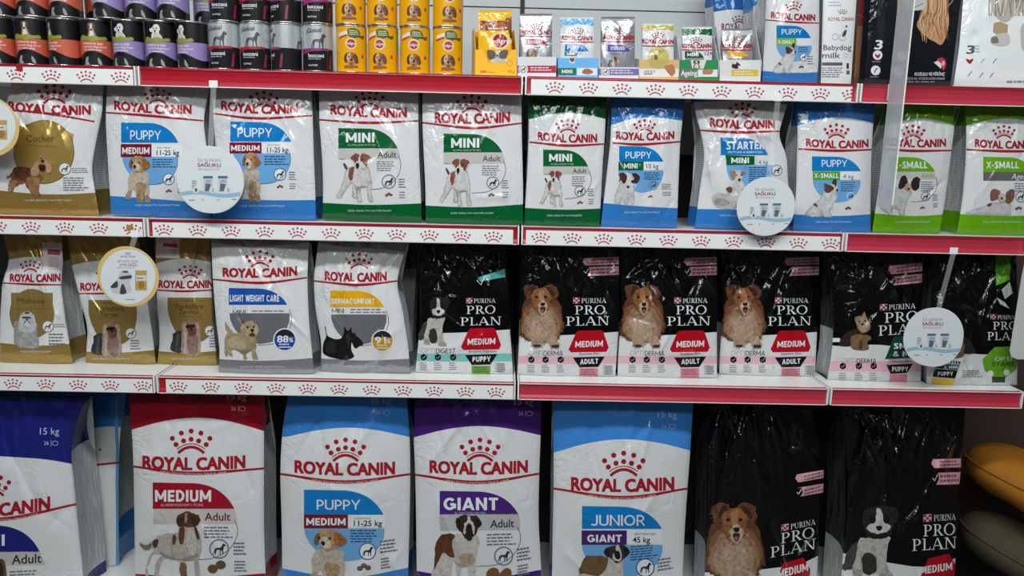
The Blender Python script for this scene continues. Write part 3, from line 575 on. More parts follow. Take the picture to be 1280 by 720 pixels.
dog('saint_bernard', (100, 258, 495, 800), ((222, 215, 208), [(300, 398), (460, 418), (470, 505), (445, 600), (440, 800), (395, 800), (390, 640), (335, 640), (340, 800), (300, 800), (300, 660), (280, 600), (245, 800), (110, 800), (130, 640), (200, 530), (270, 560)]), ((112, 64, 34), [(158, 450), (210, 403), (287, 403), (272, 470), (284, 575), (240, 562), (200, 542), (138, 662), (138, 580)]), ((190, 182, 172), [(280, 580), (330, 620), (440, 590), (400, 640), (320, 640)]), ((206, 180, 150), [(330, 560), (420, 540), (430, 600), (350, 620)]),
    ((60, 42, 35), [(298, 300), (330, 268), (400, 260), (462, 275), (494, 320), (472, 352), (440, 402), (410, 442), (380, 442), (340, 392), (308, 350)]), ((36, 28, 26), [(298, 300), (326, 290), (330, 370), (308, 350)]), ((36, 28, 26), [(460, 290), (494, 320), (470, 352), (452, 340)]), ((226, 218, 210), [(392, 262), (412, 290), (433, 340), (432, 402), (415, 330), (382, 330), (365, 402), (358, 340), (388, 300)]), ((44, 38, 38), [(383, 340), (417, 340), (422, 432), (400, 444), (379, 432)]), ((22, 20, 20), ell(400, 350, 20, 14, 10)))
dog('young_bernard', (195, 480, 585, 830), ((220, 212, 204), [(200, 690), (250, 640), (390, 600), (450, 555), (522, 590), (534, 650), (512, 830), (460, 830), (450, 760), (370, 770), (360, 830), (300, 830), (260, 780), (250, 830), (200, 830)]), ((128, 94, 64), [(200, 690), (230, 590), (280, 563), (390, 568), (420, 600), (390, 680), (340, 720), (250, 700)]), ((68, 48, 38), [(388, 525), (430, 495), (480, 483), (540, 488), (583, 530), (550, 572), (520, 602), (480, 617), (440, 582), (400, 562)]), ((38, 30, 28), [(388, 525), (425, 500), (428, 570), (402, 562)]), ((38, 30, 28), [(540, 490), (583, 530), (552, 572), (538, 540)]), ((228, 220, 212), [(480, 487), (500, 487), (522, 560), (512, 602), (470, 602), (453, 570), (473, 530)]), ((26, 24, 24), [(468, 530), (502, 530), (512, 577), (490, 592), (468, 570)]))
dog('face', (0, 0, 100, 100), ((150, 92, 50), [(20, 10), (50, 2), (80, 12), (84, 40), (74, 74), (50, 84), (26, 72), (16, 40)]), ((92, 54, 30), [(20, 8), (4, 24), (2, 60), (16, 74), (28, 46), (34, 14)]), ((206, 176, 140), [(28, 14), (46, 6), (44, 60), (30, 66), (20, 40)]), ((110, 60, 34), [(70, 10), (92, 26), (98, 62), (84, 76), (72, 48)]), ((186, 130, 92), [(38, 48), (62, 48), (70, 74), (50, 84), (30, 74)]), ((34, 24, 22), [(42, 46), (60, 46), (56, 60), (46, 60)]), ((120, 50, 44), [(40, 70), (62, 70), (54, 82), (46, 82)]), ((30, 22, 20), ell(36, 32, 5, 5, 8)), ((30, 22, 20), ell(64, 32, 5, 5, 8)), ((150, 96, 54), [(2, 96), (20, 86), (80, 86), (98, 96), (80, 100), (20, 100)]))
dog('fluffy_white', (0, 0, 100, 100), ((222, 220, 214), [(30, 22), (50, 4), (76, 6), (86, 30), (78, 52), (96, 76), (98, 100), (28, 100), (20, 70), (30, 52), (10, 46), (6, 32)]), ((200, 196, 190), [(40, 60), (80, 60), (90, 98), (40, 98)]), ((30, 28, 28), ell(40, 28, 5, 5, 8)), ((30, 28, 28), ell(62, 26, 5, 5, 8)), ((30, 28, 28), ell(50, 42, 7, 6, 8)), ((190, 160, 150), ell(50, 52, 8, 4, 8)))
dog('tan_white', (0, 0, 100, 100), ((140, 104, 72), [(30, 6), (60, 4), (76, 24), (72, 50), (84, 98), (20, 98), (28, 50), (22, 24)]), ((226, 218, 206), [(42, 14), (56, 14), (60, 46), (70, 96), (34, 96), (40, 46)]), ((60, 44, 34), [(20, 12), (32, 8), (32, 40), (20, 40)]), ((60, 44, 34), [(66, 8), (80, 16), (76, 42), (66, 40)]), ((30, 26, 26), ell(49, 44, 8, 6, 8)), ((30, 26, 26), ell(38, 28, 4, 4, 8)), ((30, 26, 26), ell(60, 28, 4, 4, 8)))
dog('great_dane', (0, 0, 100, 100), ((66, 70, 74), [(4, 98), (12, 70), (16, 52), (30, 40), (60, 38), (70, 24), (74, 12), (84, 2), (92, 10), (100, 16), (96, 26), (86, 28), (84, 48), (80, 64), (82, 98), (76, 98), (70, 66), (62, 60), (60, 98), (54, 98), (54, 60), (34, 56), (28, 70), (24, 98), (18, 98), (20, 68), (10, 98)]), ((96, 100, 104), [(34, 44), (60, 42), (66, 52), (40, 52)]))


def inside(p, q):
    x, y = q; r = False; n = len(p)
    for i in range(n):
        (a, b), (c, d) = p[i - 1], p[i]
        if (b > y) != (d > y) and x < (c - a) * (y - b) / (d - b) + a: r = not r
    return r


def draw_dog(A, name, x0, y0, x1, y1, mk=film, part='dog_picture', layer=6.0, flip=False):
    (a, b, c, d), sh = DOGS[name]; k = 0; H = abs(y1 - y0); W_ = abs(x1 - x0); rn = random.Random(len(name) * 31 + int(H)); mk = fur if mk is film else mk
    smooth = name in ('black_terrier', 'great_dane')
    for col, p in sh:
        q = [((x0 + (x1 - x0) * ((c - x) / (c - a) if flip else (x - a) / (c - a))), y0 + (y1 - y0) * (y - b) / (d - b)) for x, y in p]
        xs = [v[0] for v in q]; ys = [v[1] for v in q]; bw, bh = max(xs) - min(xs), max(ys) - min(ys); big = bw * bh > .035 * H * W_
        n = 4 if big and not smooth else 3; p2 = sm(q, n)
        if big and not smooth:
            j = .011 * H; p2 = [(x + rn.uniform(-j, j), y + rn.uniform(-j, j)) for x, y in p2]
        A.poly(p2, mk(col), layer + k, part)
        if big and mk is fur and H > 24 and not smooth:        # ragged hair along the outline
            fl_ = {'sheltie': .055, 'spaniel': .04, 'wheaten_terrier': .035, 'tan_puppy': .03, 'collie_puppy': .025, 'long_haired_terrier': .03, 'long_white_dog': .03, 'standing_papillon': .03}.get(name, .014) * H
            cx_, cy_ = sum(xs) / len(xs), sum(ys) / len(ys); ps = []; m_ = len(p2)
            for i_ in range(0, m_):
                for f_ in (0.0, .5):
                    a_, b_ = p2[i_], p2[(i_ + 1) % m_]; g = (a_[0] + (b_[0] - a_[0]) * f_, a_[1] + (b_[1] - a_[1]) * f_); dx_, dy_ = g[0] - cx_, g[1] - cy_; l_ = math.hypot(dx_, dy_) + 1e-6
                    if rn.random() < .35: continue
                    ux, uy = dx_ / l_ * .75 + rn.uniform(-.5, .5), dy_ / l_ * .75 + .45 + rn.uniform(-.3, .3); L = fl_ * rn.uniform(.5, 1.2); w_ = fl_ * .2
                    ps.append([(g[0] - ux * L * .6 - uy * w_, g[1] - uy * L * .6 + ux * w_), (g[0] - ux * L * .6 + uy * w_, g[1] - uy * L * .6 - ux * w_), (g[0] + ux * L * .6, g[1] + uy * L * .6)])
            if ps: A.polys(ps, mk(col), layer + k + .05, part)
        if big and mk is fur and H > 24:        # tufts of the coat
            m = int(min(46, 10 + 70 * bw * bh / (H * W_) * min(1.6, H / 60)))
            for tone, off in ((.9 if sum(col) > 480 else .84, .1), (1.07, .2)):
                ps = []
                for _ in range(m):
                    g = (rn.uniform(min(xs), max(xs)), rn.uniform(min(ys), max(ys)))
                    if not inside(q, g): continue
                    t = 1.57 + rn.uniform(-.8, .8); L = rn.uniform(.035, .085) * H; w_ = rn.uniform(.008, .016) * H; e = (g[0] + L * math.cos(t), g[1] + L * math.sin(t))
                    if not inside(q, e): continue
                    ps.append([(g[0] - w_ * math.sin(t), g[1] + w_ * math.cos(t)), (g[0] + w_ * math.sin(t), g[1] - w_ * math.cos(t)), e])
                if ps: A.polys(ps, fur([min(248, v * tone) for v in col]), layer + k + off, part)
        k += 1.5 if big and H > 24 else .7


def leaf(A, col, x0, y0, x1, yb, part='product_panel', layer=2, sk=0.0):
    w_ = x1 - x0; h = yb - y0; p = [(x0, y0)]
    for t in np.linspace(0, 1, 12):
        a = np.array([x0 + .52 * w_, y0 + .03 * h]); b = np.array([x0 + .86 * w_, y0 + .12 * h]); c = np.array([x1, yb])
        p.append(tuple((1 - t) ** 2 * a + 2 * t * (1 - t) * b + t * t * c))
    A.poly([(x, y + sk * (x - x0) / w_) for x, y in p + [(x0, yb)]], col, layer, part)


def dee(A, col, x0, y0, x1, yb, part='product_panel', layer=2):
    w_ = x1 - x0; h = yb - y0
    A.poly([(x0, y0), (x1, y0)] + curve([(x1, y0), (x1 - .01 * w_, y0 + .3 * h), (x1 - .1 * w_, y0 + .66 * h), (x1 - .28 * w_, y0 + .92 * h), (x0 + .5 * w_, yb)], 16)[1:] + curve([(x0 + .5 * w_, yb), (x0 + .3 * w_, y0 + .88 * h), (x0 + .12 * w_, y0 + .6 * h), (x0 + .02 * w_, y0 + .25 * h), (x0, y0)], 16)[1:-1], col, layer, part)


def dee_line(A, col, x0, y0, x1, yb, wd, xe=None, part='product_panel', layer=3.4):
    w_ = x1 - x0; h = yb - y0
    A.stroke(curve([(x1 - .04 * w_, y0 - .12 * h), (x1, y0 + .12 * h), (x1 - .02 * w_, y0 + .42 * h), (x1 - .12 * w_, y0 + .74 * h), (x1 - .3 * w_, y0 + .95 * h), (x0 + .45 * w_, yb)], 20), wd, col, layer, part)


def icon(A, cx, cy, r, m_ring, m_fill=None, m_dots=None, part='product_panel'):
    if m_fill: A.poly(ell(cx, cy, r, r, 20), m_fill, 3.2, part)
    A.ring(cx, cy, r, r * .14, m_ring, 3.8, part, 20)
    md = m_dots or m_ring; (a, b, c, d), sh = DOGS['great_dane']
    A.poly([(cx + r * .66 * (2 * x / 100 - 1), cy + r * .58 * (2 * y / 100 - 1)) for x, y in sh[0][1]], md, 4.2, part)


def kibble(A, cx, cy, r, m=None, part='product_panel'):
    m = m or film(KIB)
    A.polys([ell(cx - r, cy + .4 * r, .75 * r, .62 * r, 12), ell(cx, cy - .3 * r, .75 * r, .62 * r, 12), ell(cx + r, cy + .2 * r, .75 * r, .62 * r, 12)], m, 4, part)
    A.polys([ell(cx - r, cy + .3 * r, .3 * r, .2 * r, 8), ell(cx, cy - .4 * r, .3 * r, .2 * r, 8), ell(cx + r, cy + .1 * r, .3 * r, .2 * r, 8)], film((160, 112, 84)), 4.6, part)


def logo(A, xl, yl, xr, yr, h, cx, cy, cw, line, lw=2.2, dip=2.0, mk=film, small=False, tilt=0.0):
    m = mk(RED)
    A.t('ROYAL CANIN', xl, xr, yl, h, m, 4, 'brand_logo', 0.05, 0, yr, dip)
    crown(A, cx, cy, cw, m, 4, 'brand_logo', tilt, cw > 25)
    if line:
        p = curve(line, 20); n = len(p)
        A.stroke(p, [lw * (1.0 + .75 * math.sin(math.pi * i / (n - 1)) ** 2) for i in range(n)], m, 3, 'brand_logo')
        if small:
            i0, i1 = p[int(n * .27)], p[int(n * .74)]; mid = p[n // 2]
            A.t('HEALTH NUTRITION SINCE 1968', i0[0], i1[0], i0[1] + lw * .9, lw * 1.0, mk((226, 190, 190)), 5, 'brand_logo', 0.0, 0, i1[1] + lw * .9, (mid[1] - (i0[1] + i1[1]) / 2))


def cap(A, m, xl, xr, yl, ym, yr, top=-80):
    A.poly([(xl - 30, top), (xr + 30, top), (xr + 30, yr)] + curve([(xr + 3, yr), ((xl + 3 * xr) / 4, (ym * 2.6 + yr) / 3.6), ((xl + xr) / 2, ym), ((3 * xl + xr) / 4, (ym * 2.6 + yl) / 3.6), (xl - 3, yl)], 16) + [(xl - 30, yl)], m, 1)


def foot(A, m, xl, xr, yl, ym, yr, bot=1300, txt=None, th=2.2, mk=film):
    A.poly(curve([(xl - 6, yl), ((xl + xr) / 2, ym), (xr + 6, yr)], 16) + [(xr + 6, bot), (xl - 6, bot)], m, 1)
    if txt:
        w_ = xr - xl; A.t(txt, xl + .28 * w_, xr - .3 * w_, ym + 4.2 * th, th, mk((205, 214, 222)), 2.5, None, 0.0)

# ------------------------------------------------------------------ bags
def hit_z(x, y, z):
    d = pxdir(x, y); t = (z - CAM[2]) / d[2]; return CAM + t * d


class PxMap:
    def __init__(s, L, R, nv):
        L = np.array(L, float); R = np.array(R, float); s.v = np.linspace(0, 1, nv + 1)
        s.a = (L[0, 1], L[-1, 1]); s.b = (R[0, 1], R[-1, 1])
        def f(E):
            x = np.interp(E[0, 1] + s.v * (E[-1, 1] - E[0, 1]), E[:, 1], E[:, 0]); k = max(1, nv // 14); y = np.pad(x, k, mode='reflect', reflect_type='odd')
            return np.convolve(y, np.ones(2 * k + 1) / (2 * k + 1), 'valid')
        s.lx, s.rx = f(L), f(R)
    def px(s, u, v):
        l = np.interp(v, s.v, s.lx); r = np.interp(v, s.v, s.rx); yl = s.a[0] + v * (s.a[1] - s.a[0]); yr = s.b[0] + v * (s.b[1] - s.b[0])
        return l + u * (r - l), yl + u * (yr - yl)
    def inv(s, V):
        x, y = V[:, 0], V[:, 1]; u = np.full(len(V), 0.5); v = np.zeros(len(V))
        for _ in range(12):
            t = s.a[0] * (1 - u) + s.b[0] * u; h = (s.a[1] - s.a[0]) * (1 - u) + (s.b[1] - s.b[0]) * u; v = (y - t) / h; vc = np.clip(v, 0, 1)
            l = np.interp(vc, s.v, s.lx); r = np.interp(vc, s.v, s.rx); u = (x - l) / (r - l)
            u = np.clip(u, -1.5, 2.5)
        return np.stack([u, v], 1)


def sheet(L, R, zs, y0, lean, rot, bulge, nu, nv, zmax=None):
    """a leaning, bulging sheet whose outline is L and R; returns Grid"""
    m = PxMap(L, R, nv); u, v = np.meshgrid(np.linspace(0, 1, nu + 1), np.linspace(0, 1, nv + 1))
    x, y = m.px(u, v); d = pxdir(x, y)
    xc = float(on_y(np.mean([L[-1][0], R[-1][0]]), np.mean([L[-1][1], R[-1][1]]), y0)[0])
    den = d[..., 1] - lean * d[..., 2] - rot * d[..., 0]
    t = (y0 + lean * (CAM[2] - zs) + rot * (CAM[0] - xc) - CAM[1]) / den - bulge(u, v)
    P = CAM + t[..., None] * d
    P[..., 2] = np.maximum(P[..., 2], zs + 0.001)
    if zmax is not None: P[..., 2] = np.minimum(P[..., 2], zmax)
    return Grid(P, m.inv)


def creases(seed, n, amp, top=0.5):
    rn = random.Random(seed); cs = []
    for i in range(n):
        up = rn.random() < top
        v0 = rn.uniform(0.0, 0.16) if up else rn.uniform(0.1, 0.95); u0 = rn.uniform(0.04, 0.96)
        if up: u1 = u0 + rn.uniform(-.35, .35); v1 = v0 + rn.uniform(.14, .42)
        else: u1 = u0 + rn.uniform(-.3, .3); v1 = v0 + rn.uniform(-.22, .22)
        cs.append((u0, v0, u1, v1, rn.choice((1, 1, -1)) * amp * 1.35 * rn.uniform(.35, 1), rn.uniform(.016, .05)))
    for i in range(n):      # narrow tight folds, most of them running down from the sealed top
        u0 = rn.uniform(.04, .96); v0 = rn.uniform(0, .12) if rn.random() < .7 else rn.uniform(.1, .9); u1 = u0 + rn.uniform(-.14, .14); v1 = v0 + rn.uniform(.08, .34)
        cs.append((u0, v0, u1, v1, rn.choice((1, -1)) * amp * rn.uniform(.25, .6), rn.uniform(.007, .013)))
    ph = [rn.uniform(0, 6.28) for _ in range(6)]
    def f(u, v):
        h = 0.0
        for u0, v0, u1, v1, a, wd in cs:
            dx, dy = u1 - u0, (v1 - v0) * 1.3; L2 = dx * dx + dy * dy + 1e-9
            t = np.clip(((u - u0) * dx + (v - v0) * 1.3 * dy) / L2, 0, 1)
            dd = np.hypot(u - u0 - t * dx, (v - v0) * 1.3 - t * dy)
            h = h + a * np.exp(-dd / wd) * (1 - 0.5 * t)
        h = h + amp * .35 * (np.sin(5 * u + 3 * v + ph[0]) * np.sin(4 * v - 3 * u + ph[1]) + .6 * np.sin(11 * u - 6 * v + ph[2]) * np.sin(9 * v + ph[3]))
        return h
    return f


def bag(label, L, R, zs, art, base, y0=None, lean=0.06, B=0.022, dep=0.09, seed=1, nc=14, amp=0.004, top=0.5, zmax=None, gus=None, nu=68, nv=72, group=None, cat='pet food bag', name='pet_food_bag', rot=None, dtop=0.018):
    if y0 is None:
        ya, yb = hit_z(L[-1][0], L[-1][1], zs)[1], hit_z(R[-1][0], R[-1][1], zs)[1]
        ya, yb = min(max(ya, .03), .13), min(max(yb, .03), .13); y0 = (ya + yb) / 2
    rot = rot or 0.0
    cf = creases(seed, nc, amp, top)
    def bulge(u, v):
        s_ = np.sin(np.pi * np.clip(u, 0, 1)); bell = .25 + .75 * np.sin(np.pi * np.clip(v, 0, 1) ** 1.1) ** .8
        k = np.clip((v - .93) / .07, 0, 1); e = np.minimum(1, s_ / .25)
        return B * s_ ** .6 * bell - .010 * k * k * (1 - .3 * s_) + cf(u, v) * (.25 + .75 * e)
    G = sheet(L, R, zs, y0, lean, rot, bulge, nu, nv, zmax)
    P = G.P
    root = empty(name, ((P[-1, 0, 0] + P[-1, -1, 0]) / 2, y0 + dep / 2, zs), label, cat, group)
    parts = G.build(art, root, base)
    vv = np.linspace(0, 1, nv + 1); dv = dtop + (dep - dtop) * np.minimum(1, vv / .3) ** .8
    yback = P[:, [0, -1], 1].mean(1); yback = np.maximum.accumulate(np.maximum(yback, y0)) if False else yback
    gus = gus or [(1.0, mat((198, 201, 202), .34, 0, 0, 30, 0, .5, 1, 'smallprint'))]
    backs = []
    for k, sg in ((0, 1), (-1, -1)):
        E = P[:, k]; cols = []
        for t in (0, .25, .5, .75, 1):
            q = E.copy(); q[:, 1] += dv * t; q[:, 0] += sg * math.sin(math.pi * t) * .012 * np.minimum(1, vv * 4); cols.append(q)
        backs.append(cols[-1]); V = np.stack(cols, 1); n = 5; Fc = []; mi = []; mats = []
        for j in range(nv):
            m = next(g[1] for g in gus if (j + .5) / nv <= g[0] + 1e-6)
            if m not in mats: mats.append(m)
            for i in range(4):
                a = j * n + i; f = (a, a + 1, a + n + 1, a + n) if sg > 0 else (a, a + n, a + n + 1, a + 1)
                Fc.append(f); mi.append(mats.index(m))
        mesh_obj('side_gusset', V.reshape(-1, 3), Fc, mats, mi, None, root)
    # back sheet and flat bottom
    V = []; Fc = []; w_ = nu + 1; us = np.linspace(0, 1, w_)
    rows = [P[-1], np.column_stack([P[-1, :, 0], np.full(w_, 0) + P[-1, :, 1] + .012, np.full(w_, zs + .0008)]), None]
    bl, br = backs[0], backs[1]
    for j in (nv, nv * 2 // 3, nv // 3, 0):
        q = bl[j] + (br[j] - bl[j]) * us[:, None]
        if j == nv: q[:, 2] = zs + .0008
        rows.append(q)
    rows = [r for r in rows if r is not None]; V = np.concatenate(rows)
    for j in range(len(rows) - 1):
        for i in range(nu): a = j * w_ + i; Fc.append((a, a + w_, a + w_ + 1, a + 1))
    mesh_obj('back_panel', V, Fc, [base], None, None, root)
    top_b = bl[0] + (br[0] - bl[0]) * us[:, None]; mid = (P[0] + top_b) / 2; mid[:, 2] += .006
    if zmax is not None: mid[:, 2] = np.minimum(mid[:, 2], zmax + .001)
    V = np.concatenate([P[0], mid, top_b]); Fc = [(j * w_ + i, j * w_ + i + 1, (j + 1) * w_ + i + 1, (j + 1) * w_ + i) for j in range(2) for i in range(nu)]
    mesh_obj('top_seal', V, Fc, [gus[0][1] if len(gus) > 1 else base], None, None, root)
    return root, G, parts


ZM1, ZM2, ZM3 = Z1 - BOARD - .006, Z2 - BOARD - .006, Z3 - BOARD - .006
W = film(WHITE); fW = mat((214, 217, 219), .2); SP = mat((198, 201, 202), .34, 0, 0, 30, 0, .5, 1, 'smallprint'); SPB = mat((22, 22, 26), .34, 0, 0, 30, 0, .5, 1, 'smallprint')
INK = film(DARK); LTXT = film((120, 122, 128)); NAVT = film((40, 70, 120))


def wlab(A, s, x0, x1, yb, h, **k): A.t(s, x0, x1, yb, h, fW, 5, 'product_panel', k.pop('bold', .02), **k)


def extras(A, x, y, r, col=INK, ring=LTXT, kx=0, ky=7, dx=9, n=True, fill=None):
    """round icon, kibble and the small lines of print beside them"""
    icon(A, x, y, r, ring, fill, INK); kibble(A, x + kx, y + r + ky, r * .3)
    if n:
        A.para(x + r + dx * .35, x + r + dx * 1.35, y - r * .4, 4, r * .36, INK, 4, 'product_panel'); A.para(x + r + dx * .45, x + r + dx * 1.35, y + r * 1.4, 3, r * .36, LTXT, 4, 'product_panel', .42, 0, 5)


def mini_adult(A, x0, y0, x1, yb, g1, txt, adult, dogbox, col=GREEN):
    leaf(A, film(col), x0, y0, x1, yb); wlab(A, 'MINI', *txt, bold=.03)
    A.t('ALL SMALL DOGS UP TO 10KG', txt[0] + 2, txt[1] + 2, txt[2] + 4.2, 2, film((190, 215, 195)), 5, 'product_panel', 0)
    dee(A, film((202, 200, 196)), x0, yb, x1 + 1, g1 + (g1 - yb) * .0, layer=2) if False else A.poly([(x0, yb), (x1, yb), (x1 + 2.5, (yb + g1) / 2), (x1 + 3, g1), (x0, g1)], film((196, 193, 188)), 2, 'product_panel')
    A.t('Adult', *adult, INK, 5, 'product_panel', .004)
    dee_line(A, INK, x0, g1, x1 + 4, g1 + (g1 - y0) * .98, .6); A.stroke([(x0 + 1, g1), (x0 + 8, g1)], .6, INK, 3.5, 'product_panel')
    A.para(adult[0] - 1, x1 - 1, g1 + 2.5, 5, 2.7, LTXT, 4, 'product_panel')
    draw_dog(A, 'jack_russell', *dogbox)


def rcbag(label, L, R, lg, line, build, capp=None, ft=None, cap_rgb=None, ft_rgb=None, zs=Z2, base=None, ftxt='SIZE HEALTH NUTRITION', mkcap=film, lw=1.9, dip=2.0, tilt=0.0, small=False, th=2.0, **k):
    A = Art(); base = base or W
    xl = min(p[0] for p in L); xr = max(p[0] for p in R); yt = L[0][1]; ybm = max(L[-1][1], R[-1][1])
    if capp: cap(A, mkcap(cap_rgb), L[0][0], R[0][0], *capp)
    if ft: foot(A, mkcap(ft_rgb), xl, xr, *ft, 1400, ftxt, th)
    if lg: logo(A, *lg, line, lw, dip, film, small, tilt)
    build(A)
    hv = lambda y: (y - yt) / (ybm - yt)
    g = []
    if capp: g.append((max(.02, hv(capp[0])), mkcap(cap_rgb)))
    g.append((hv(ft[0]) if ft else 1.0, SP))
    if ft: g.append((1.01, mkcap(ft_rgb)))
    if zs == Z2: k.setdefault('y0', .03)
    k.setdefault('zmax', {Z1: None, Z2: ZM1, Z3: ZM2, ZD: ZM3}[zs])
    return bag(label, L, R, zs, A, base, gus=g, **k)


# ---- middle shelf, bags standing from the outer end to the acrylic panel
def b1(A):
    g = foil((202, 170, 92))
    A.poly(ell(55, 190, 38, 40, 40), g, 2, 'product_panel'); A.ring(55, 190, 38, .8, foil((120, 92, 40)), 2.6, 'product_panel', 40, 40)
    A.poly([(22, 158), (60, 150), (92, 168), (90, 200), (30, 215), (16, 180)], g, 1.8, 'product_panel')
    A.t('Cocker', 33, 68, 177, 8, film((96, 78, 40)), 5, 'product_panel', 0.0); A.stroke([(30, 181), (72, 184)], .7, film((120, 96, 50)), 4, 'product_panel')
    draw_dog(A, 'spaniel', 8, 193, 66, 246)
    icon(A, 81, 211, 8, LTXT, fW, film(KIB)); A.para(90, 111, 210, 3, 2.4, LTXT, 4, 'product_panel'); A.para(79, 112, 222, 6, 3.0, INK, 4, 'product_panel')


rcbag('wrinkled gold and white spaniel food bag at the outer end of the middle shelf', [(16, 98), (8, 130), (-4, 170), (-6, 220), (-4, 269)], [(129, 98), (128, 140), (121, 172), (114, 210), (119, 240), (124, 271)],
      (11, 138, 113, 143, 11, 68, 118, 42), [(18, 138), (60, 142), (118, 152)], b1, None, (237, 243, 240), None, (184, 150, 78), ftxt='PURE BREED NUTRITION', mkcap=foil, seed=11, nc=22, amp=.006)


def puppy_medium(A, dx, dy, p, tp, md, kg, lb, dogb, ic, dark=DRED):
    leaf(A, film(SKY), *p); wlab(A, 'PUPPY', *tp, bold=.012)
    A.rect(md[0], md[1], md[2], md[3], film(dark), 2.4, 'product_panel'); wlab(A, 'MEDIUM', md[0] + 2, md[2] - 2.5, md[3] - (md[3] - md[1]) * .24, (md[3] - md[1]) * .5, bold=.03)
    A.poly([(md[2], md[1] + 1.5), (p[2] + 4, md[1] + 1), (p[2] + 6, md[3] - .5), (md[2], md[3] - .5)], fW, 2.2, 'product_panel')
    A.t('11-25 kg', *kg, INK, 5, 'product_panel', .012); A.t('ADULT WEIGHT', kg[0], kg[0] + .62 * (kg[1] - kg[0]), kg[2] - kg[3] * 1.35, kg[3] * .26, INK, 5, 'product_panel', 0)
    dee(A, film(LBLUE), *lb); A.para((lb[0] + lb[2]) / 2 + 3, lb[2] - 2, lb[1] + 3, 4, (lb[3] - lb[1]) * .085, NAVT, 4, 'product_panel')
    dee_line(A, film((30, 90, 150)), *lb, .7)
    draw_dog(A, 'retriever_puppy', *dogb); extras(A, *ic, ring=film((60, 110, 160)), fill=fW)


rcbag('blue and white puppy bag with a tan pup, touching the spaniel bag', [(134, 102), (132, 150), (135, 205), (139, 268)], [(262, 108), (254, 150), (260, 200), (262, 240), (264, 274)],
      (143.5, 136.5, 239, 142, 10.5, 197, 121, 33), [(130, 140.5), (184, 144.5), (254, 151)], lambda A: puppy_medium(A, 0, 0, (151.5, 153, 223, 178.5), (163, 201, 174.6, 11.5), (151, 180, 189.5, 196.5), (196, 224, 194, 6.3), (153, 196, 222, 231), (157.5, 194.5, 188, 254), (211, 224, 7.5)),
      None, (244, 249, 255), None, BLUE, seed=12, nc=12)
rcbag('blue and white puppy bag partly behind a round tag, beside a green mini bag', [(264, 107), (267, 145), (270, 190), (268, 235), (265, 277)], [(389, 110), (391, 150), (392, 190), (394, 235), (395, 278)],
      (277, 136.5, 372, 140, 10.5, 330, 125.5, 36), [(267, 142), (322, 148), (390, 144.5)], lambda A: puppy_medium(A, 0, 0, (288, 152, 364, 177), (297, 340, 171.5, 11.5), (287, 178, 327, 192), (334, 360, 190.5, 6.2), (292, 192, 363, 230), (299.5, 190.5, 326, 253), (350, 218, 8)),
      None, (246, 250, 250), None, BLUE, seed=13, nc=16, dip=3.5, tilt=.06)
rcbag('green and white mini adult bag beside the tan puppy bag', [(399, 108), (399, 150), (403, 200), (404, 240), (403, 274)], [(523, 112), (523, 155), (524, 200), (526, 240), (527, 280)],
      (413.5, 142, 508, 146, 11.2, 462, 125, 36), [(399, 149.7), (461, 153.5), (523, 151)], lambda A: (mini_adult(A, 423, 160, 497, 185.5, 199, (432.5, 468, 178, 12), (472, 495.5, 196.8, 7), (421, 192, 467, 252)), extras(A, 486, 227, 9)),
      None, (253, 256, 254), None, GREEN, seed=14, nc=12)
rcbag('green and white mini adult bag at the bay joint, under the red rail end', [(528, 114), (528, 155), (530, 200), (532, 240), (532, 281)], [(652, 116), (652, 160), (653, 200), (654, 240), (653, 286)],
      (544, 152.7, 637, 152, 12, 589.6, 130.5, 38), [(528, 153.3), (592, 160), (652, 154)], lambda A: (mini_adult(A, 554.5, 167, 628, 190.5, 204.6, (564, 599, 184.6, 11.8), (603.5, 625.5, 201.5, 7), (550, 198.5, 590, 257)), extras(A, 616, 228.5, 8, kx=-2)),
      None, (256.5, 259, 255), None, GREEN, seed=15, nc=10)
rcbag('small green-topped mini adult bag at the start of the next bay', [(661, 120), (661, 170), (659, 215), (657, 250), (655, 285)], [(758, 121), (756, 170), (753, 210), (751, 250), (749, 288)],
      (672.7, 174.5, 746, 177, 9.5, 709.4, 158, 29), [(662, 177.5), (708, 182), (755, 180)], lambda A: (mini_adult(A, 679, 187, 735, 208, 218, (686.5, 715, 202, 9.6), (716, 733, 216.4, 5.8), (676, 213.5, 704, 258)), extras(A, 725, 239, 7, dx=8)),
      (150, 140.5, 150), (259.5, 262, 260), GREEN, GREEN, seed=16, nc=12, amp=.0035)


def b7(A):
    leaf(A, film(SKY), 774, 182.5, 829, 202); wlab(A, 'PUPPY', 782, 814, 198, 8.4, bold=.012)
    A.rect(773, 202, 804.5, 213, film(GREEN), 2.4, 'product_panel'); wlab(A, 'MINI', 780, 797, 210.5, 6.4, bold=.03)
    A.rect(804.5, 202.5, 830, 212.5, fW, 2.2, 'product_panel'); A.t('10 kg', 808, 823, 210.5, 5.6, INK, 5, 'product_panel', .01)
    dee(A, film(LBLUE), 773, 213, 829, 241); A.para(805, 827, 215.5, 4, 2.6, NAVT, 4, 'product_panel'); draw_dog(A, 'terrier_puppy', 769, 216, 800, 254.5)
    extras(A, 817, 232, 5.5, kx=-4, ky=8, dx=13)


rcbag('slim blue puppy mini bag between a green bag and the starter bag', [(764, 121), (764, 150), (763, 178), (757, 230), (751, 283)], [(856, 121), (853, 150), (850, 180), (848, 230), (846, 288)],
      (770.6, 173.5, 842.4, 173, 9, 805.7, 158, 27), [(766, 178.5), (801, 180.6), (851, 177)], b7, (157, 146.5, 152), (253, 258, 261), BLUE, BLUE, seed=17, nc=16)


